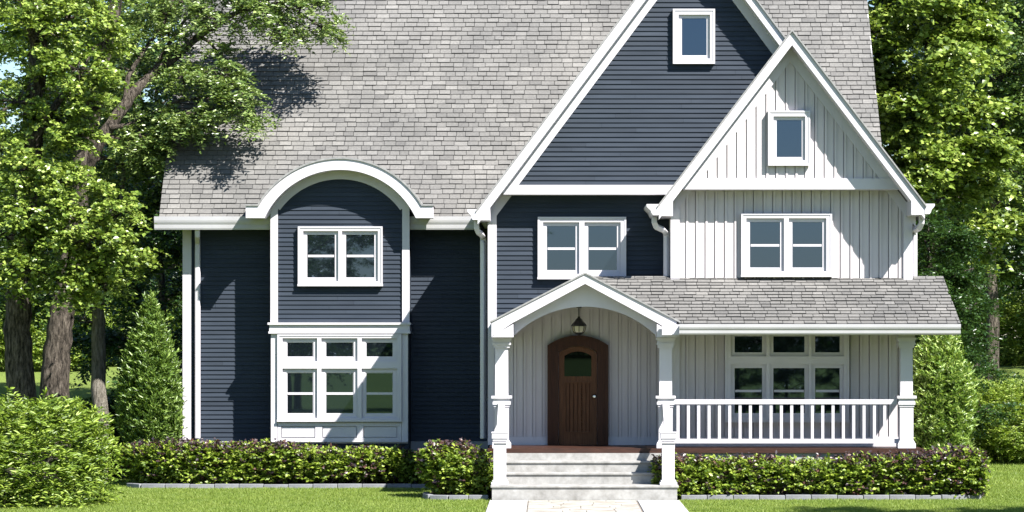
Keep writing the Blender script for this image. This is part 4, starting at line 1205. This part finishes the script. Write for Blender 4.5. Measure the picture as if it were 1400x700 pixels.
copy_thing(bt, gpos(1290, 56), 1.7, 1.0, 'broad tree far behind, seen low between the lawn tree and the house')
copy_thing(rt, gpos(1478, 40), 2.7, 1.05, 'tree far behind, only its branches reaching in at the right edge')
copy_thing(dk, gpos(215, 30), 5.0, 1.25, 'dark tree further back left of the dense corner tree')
# woods far beyond, one mass
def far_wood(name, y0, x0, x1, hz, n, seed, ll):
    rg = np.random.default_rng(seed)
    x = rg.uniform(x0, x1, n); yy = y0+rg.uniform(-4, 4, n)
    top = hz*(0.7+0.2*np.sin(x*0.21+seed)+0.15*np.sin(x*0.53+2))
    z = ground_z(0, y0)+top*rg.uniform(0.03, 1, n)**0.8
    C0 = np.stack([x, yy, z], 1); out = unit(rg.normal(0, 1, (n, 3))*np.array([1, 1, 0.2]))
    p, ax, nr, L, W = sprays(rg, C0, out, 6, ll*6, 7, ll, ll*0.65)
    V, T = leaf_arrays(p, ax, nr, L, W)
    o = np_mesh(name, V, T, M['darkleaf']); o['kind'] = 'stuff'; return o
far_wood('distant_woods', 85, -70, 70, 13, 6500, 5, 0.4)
far_wood('woods_across_lawn', -130, -60, 60, 5.5, 2600, 6, 0.4)
copy_thing(bt, (-11.7, -68, 0), 0.9, 0.62, 'tree across the front lawn, mirrored in the bay windows')
for i, (x, y) in enumerate(((8.6, -72), (11.0, -74), (13.4, -73), (15.8, -75))):
    copy_thing(dk, (x, y, 0), i*1.3, 0.58+0.03*(i % 2), 'small dark tree across the front lawn, mirrored in the porch window')['group'] = 'trees mirrored in the porch window'
copy_thing(bt, (-4.0, -69, 0), 2.6, 0.62, 'tree out on the front lawn whose shade shows in the bay window glass')
for i, (x, y, k) in enumerate(((12.5, -23, 0.66), (14.0, -33, 0.7), (15.5, -44, 0.66), (-9.8, -41, 0.68), (-11.5, -27, 0.66))):  # added out of view: their shade cuts the green light off the lawn
    copy_thing(bt, (x, y, 0), i*1.1, k, 'unseen tree added before the house to shade the front lawn and cut its green bounce')['group'] = 'added shade trees on the front lawn'
for i, (x, y, k) in enumerate(((-21, 16, 0.85), (-24, 32, 1.0), (-31, 46, 1.1), (-33, 22, 0.95), (28, 16, 0.85), (33, 38, 1.0), (40, 54, 1.1), (38, 24, 0.95))):
    copy_thing(bt if i % 2 else rt, (x, y, float(ground_z(0, y))), i*0.9, k, 'tree flanking the lawn beyond the edge of the view')['group'] = 'trees flanking the lawn out of view'
copy_thing(bt, (13.5, -13.5, 0), 0.4, 0.62, 'tree outside the right edge that shades the front lawn')

# grass ---------------------------------------------------------------------------------
def grass():
    rg = np.random.default_rng(9)
    def patch(n, x0, x1, y0, y1, h0):
        x = rg.uniform(x0, x1, n); y = rg.uniform(y0, y1, n)
        keep = ~((x > px0-0.02) & (x < px3+0.02) & (y < -1.0) )
        keep &= ~((y > 2.27) & (x > X(180, 2.3)) & (x < 7)) & ~((x > X(581, -1.6)) & (y > -2.2) & (x < dr)) & ~((y > -2.15) & (x > 0) & (x < X(1343, -2.15)) & (y < 1))
        x, y = x[keep], y[keep]; k = len(x)
        h = h0*rg.uniform(0.5, 1.15, k)*(1+0.25*np.sin(x*1.7+y*0.9)*np.sin(y*2.3-x)); a = rg.uniform(0, 6.283, k); w_ = rg.uniform(0.005, 0.009, k)*(h0/0.05)
        ln = rg.normal(0, 0.55, (k, 2))*h[:, None]
        z = ground_z(x, y)
        V = np.stack([np.stack([x-np.cos(a)*w_, y-np.sin(a)*w_, z-0.005], 1), np.stack([x+np.cos(a)*w_, y+np.sin(a)*w_, z-0.005], 1), np.stack([x+ln[:, 0], y+ln[:, 1], z+h], 1)], 1)
        return V.reshape(-1, 3)
    V = np.concatenate([patch(330000, -11.5, 11, -6.6, 2.6, 0.05), patch(40000, -11.5, -8.3, 2.6, 9, 0.06), patch(70000, 7.7, 13, -2.1, 16, 0.06)])
    T = np.arange(len(V)).reshape(-1, 3)
    o = np_mesh('grass', V, T, M['grass']); o['kind'] = 'stuff'
grass()
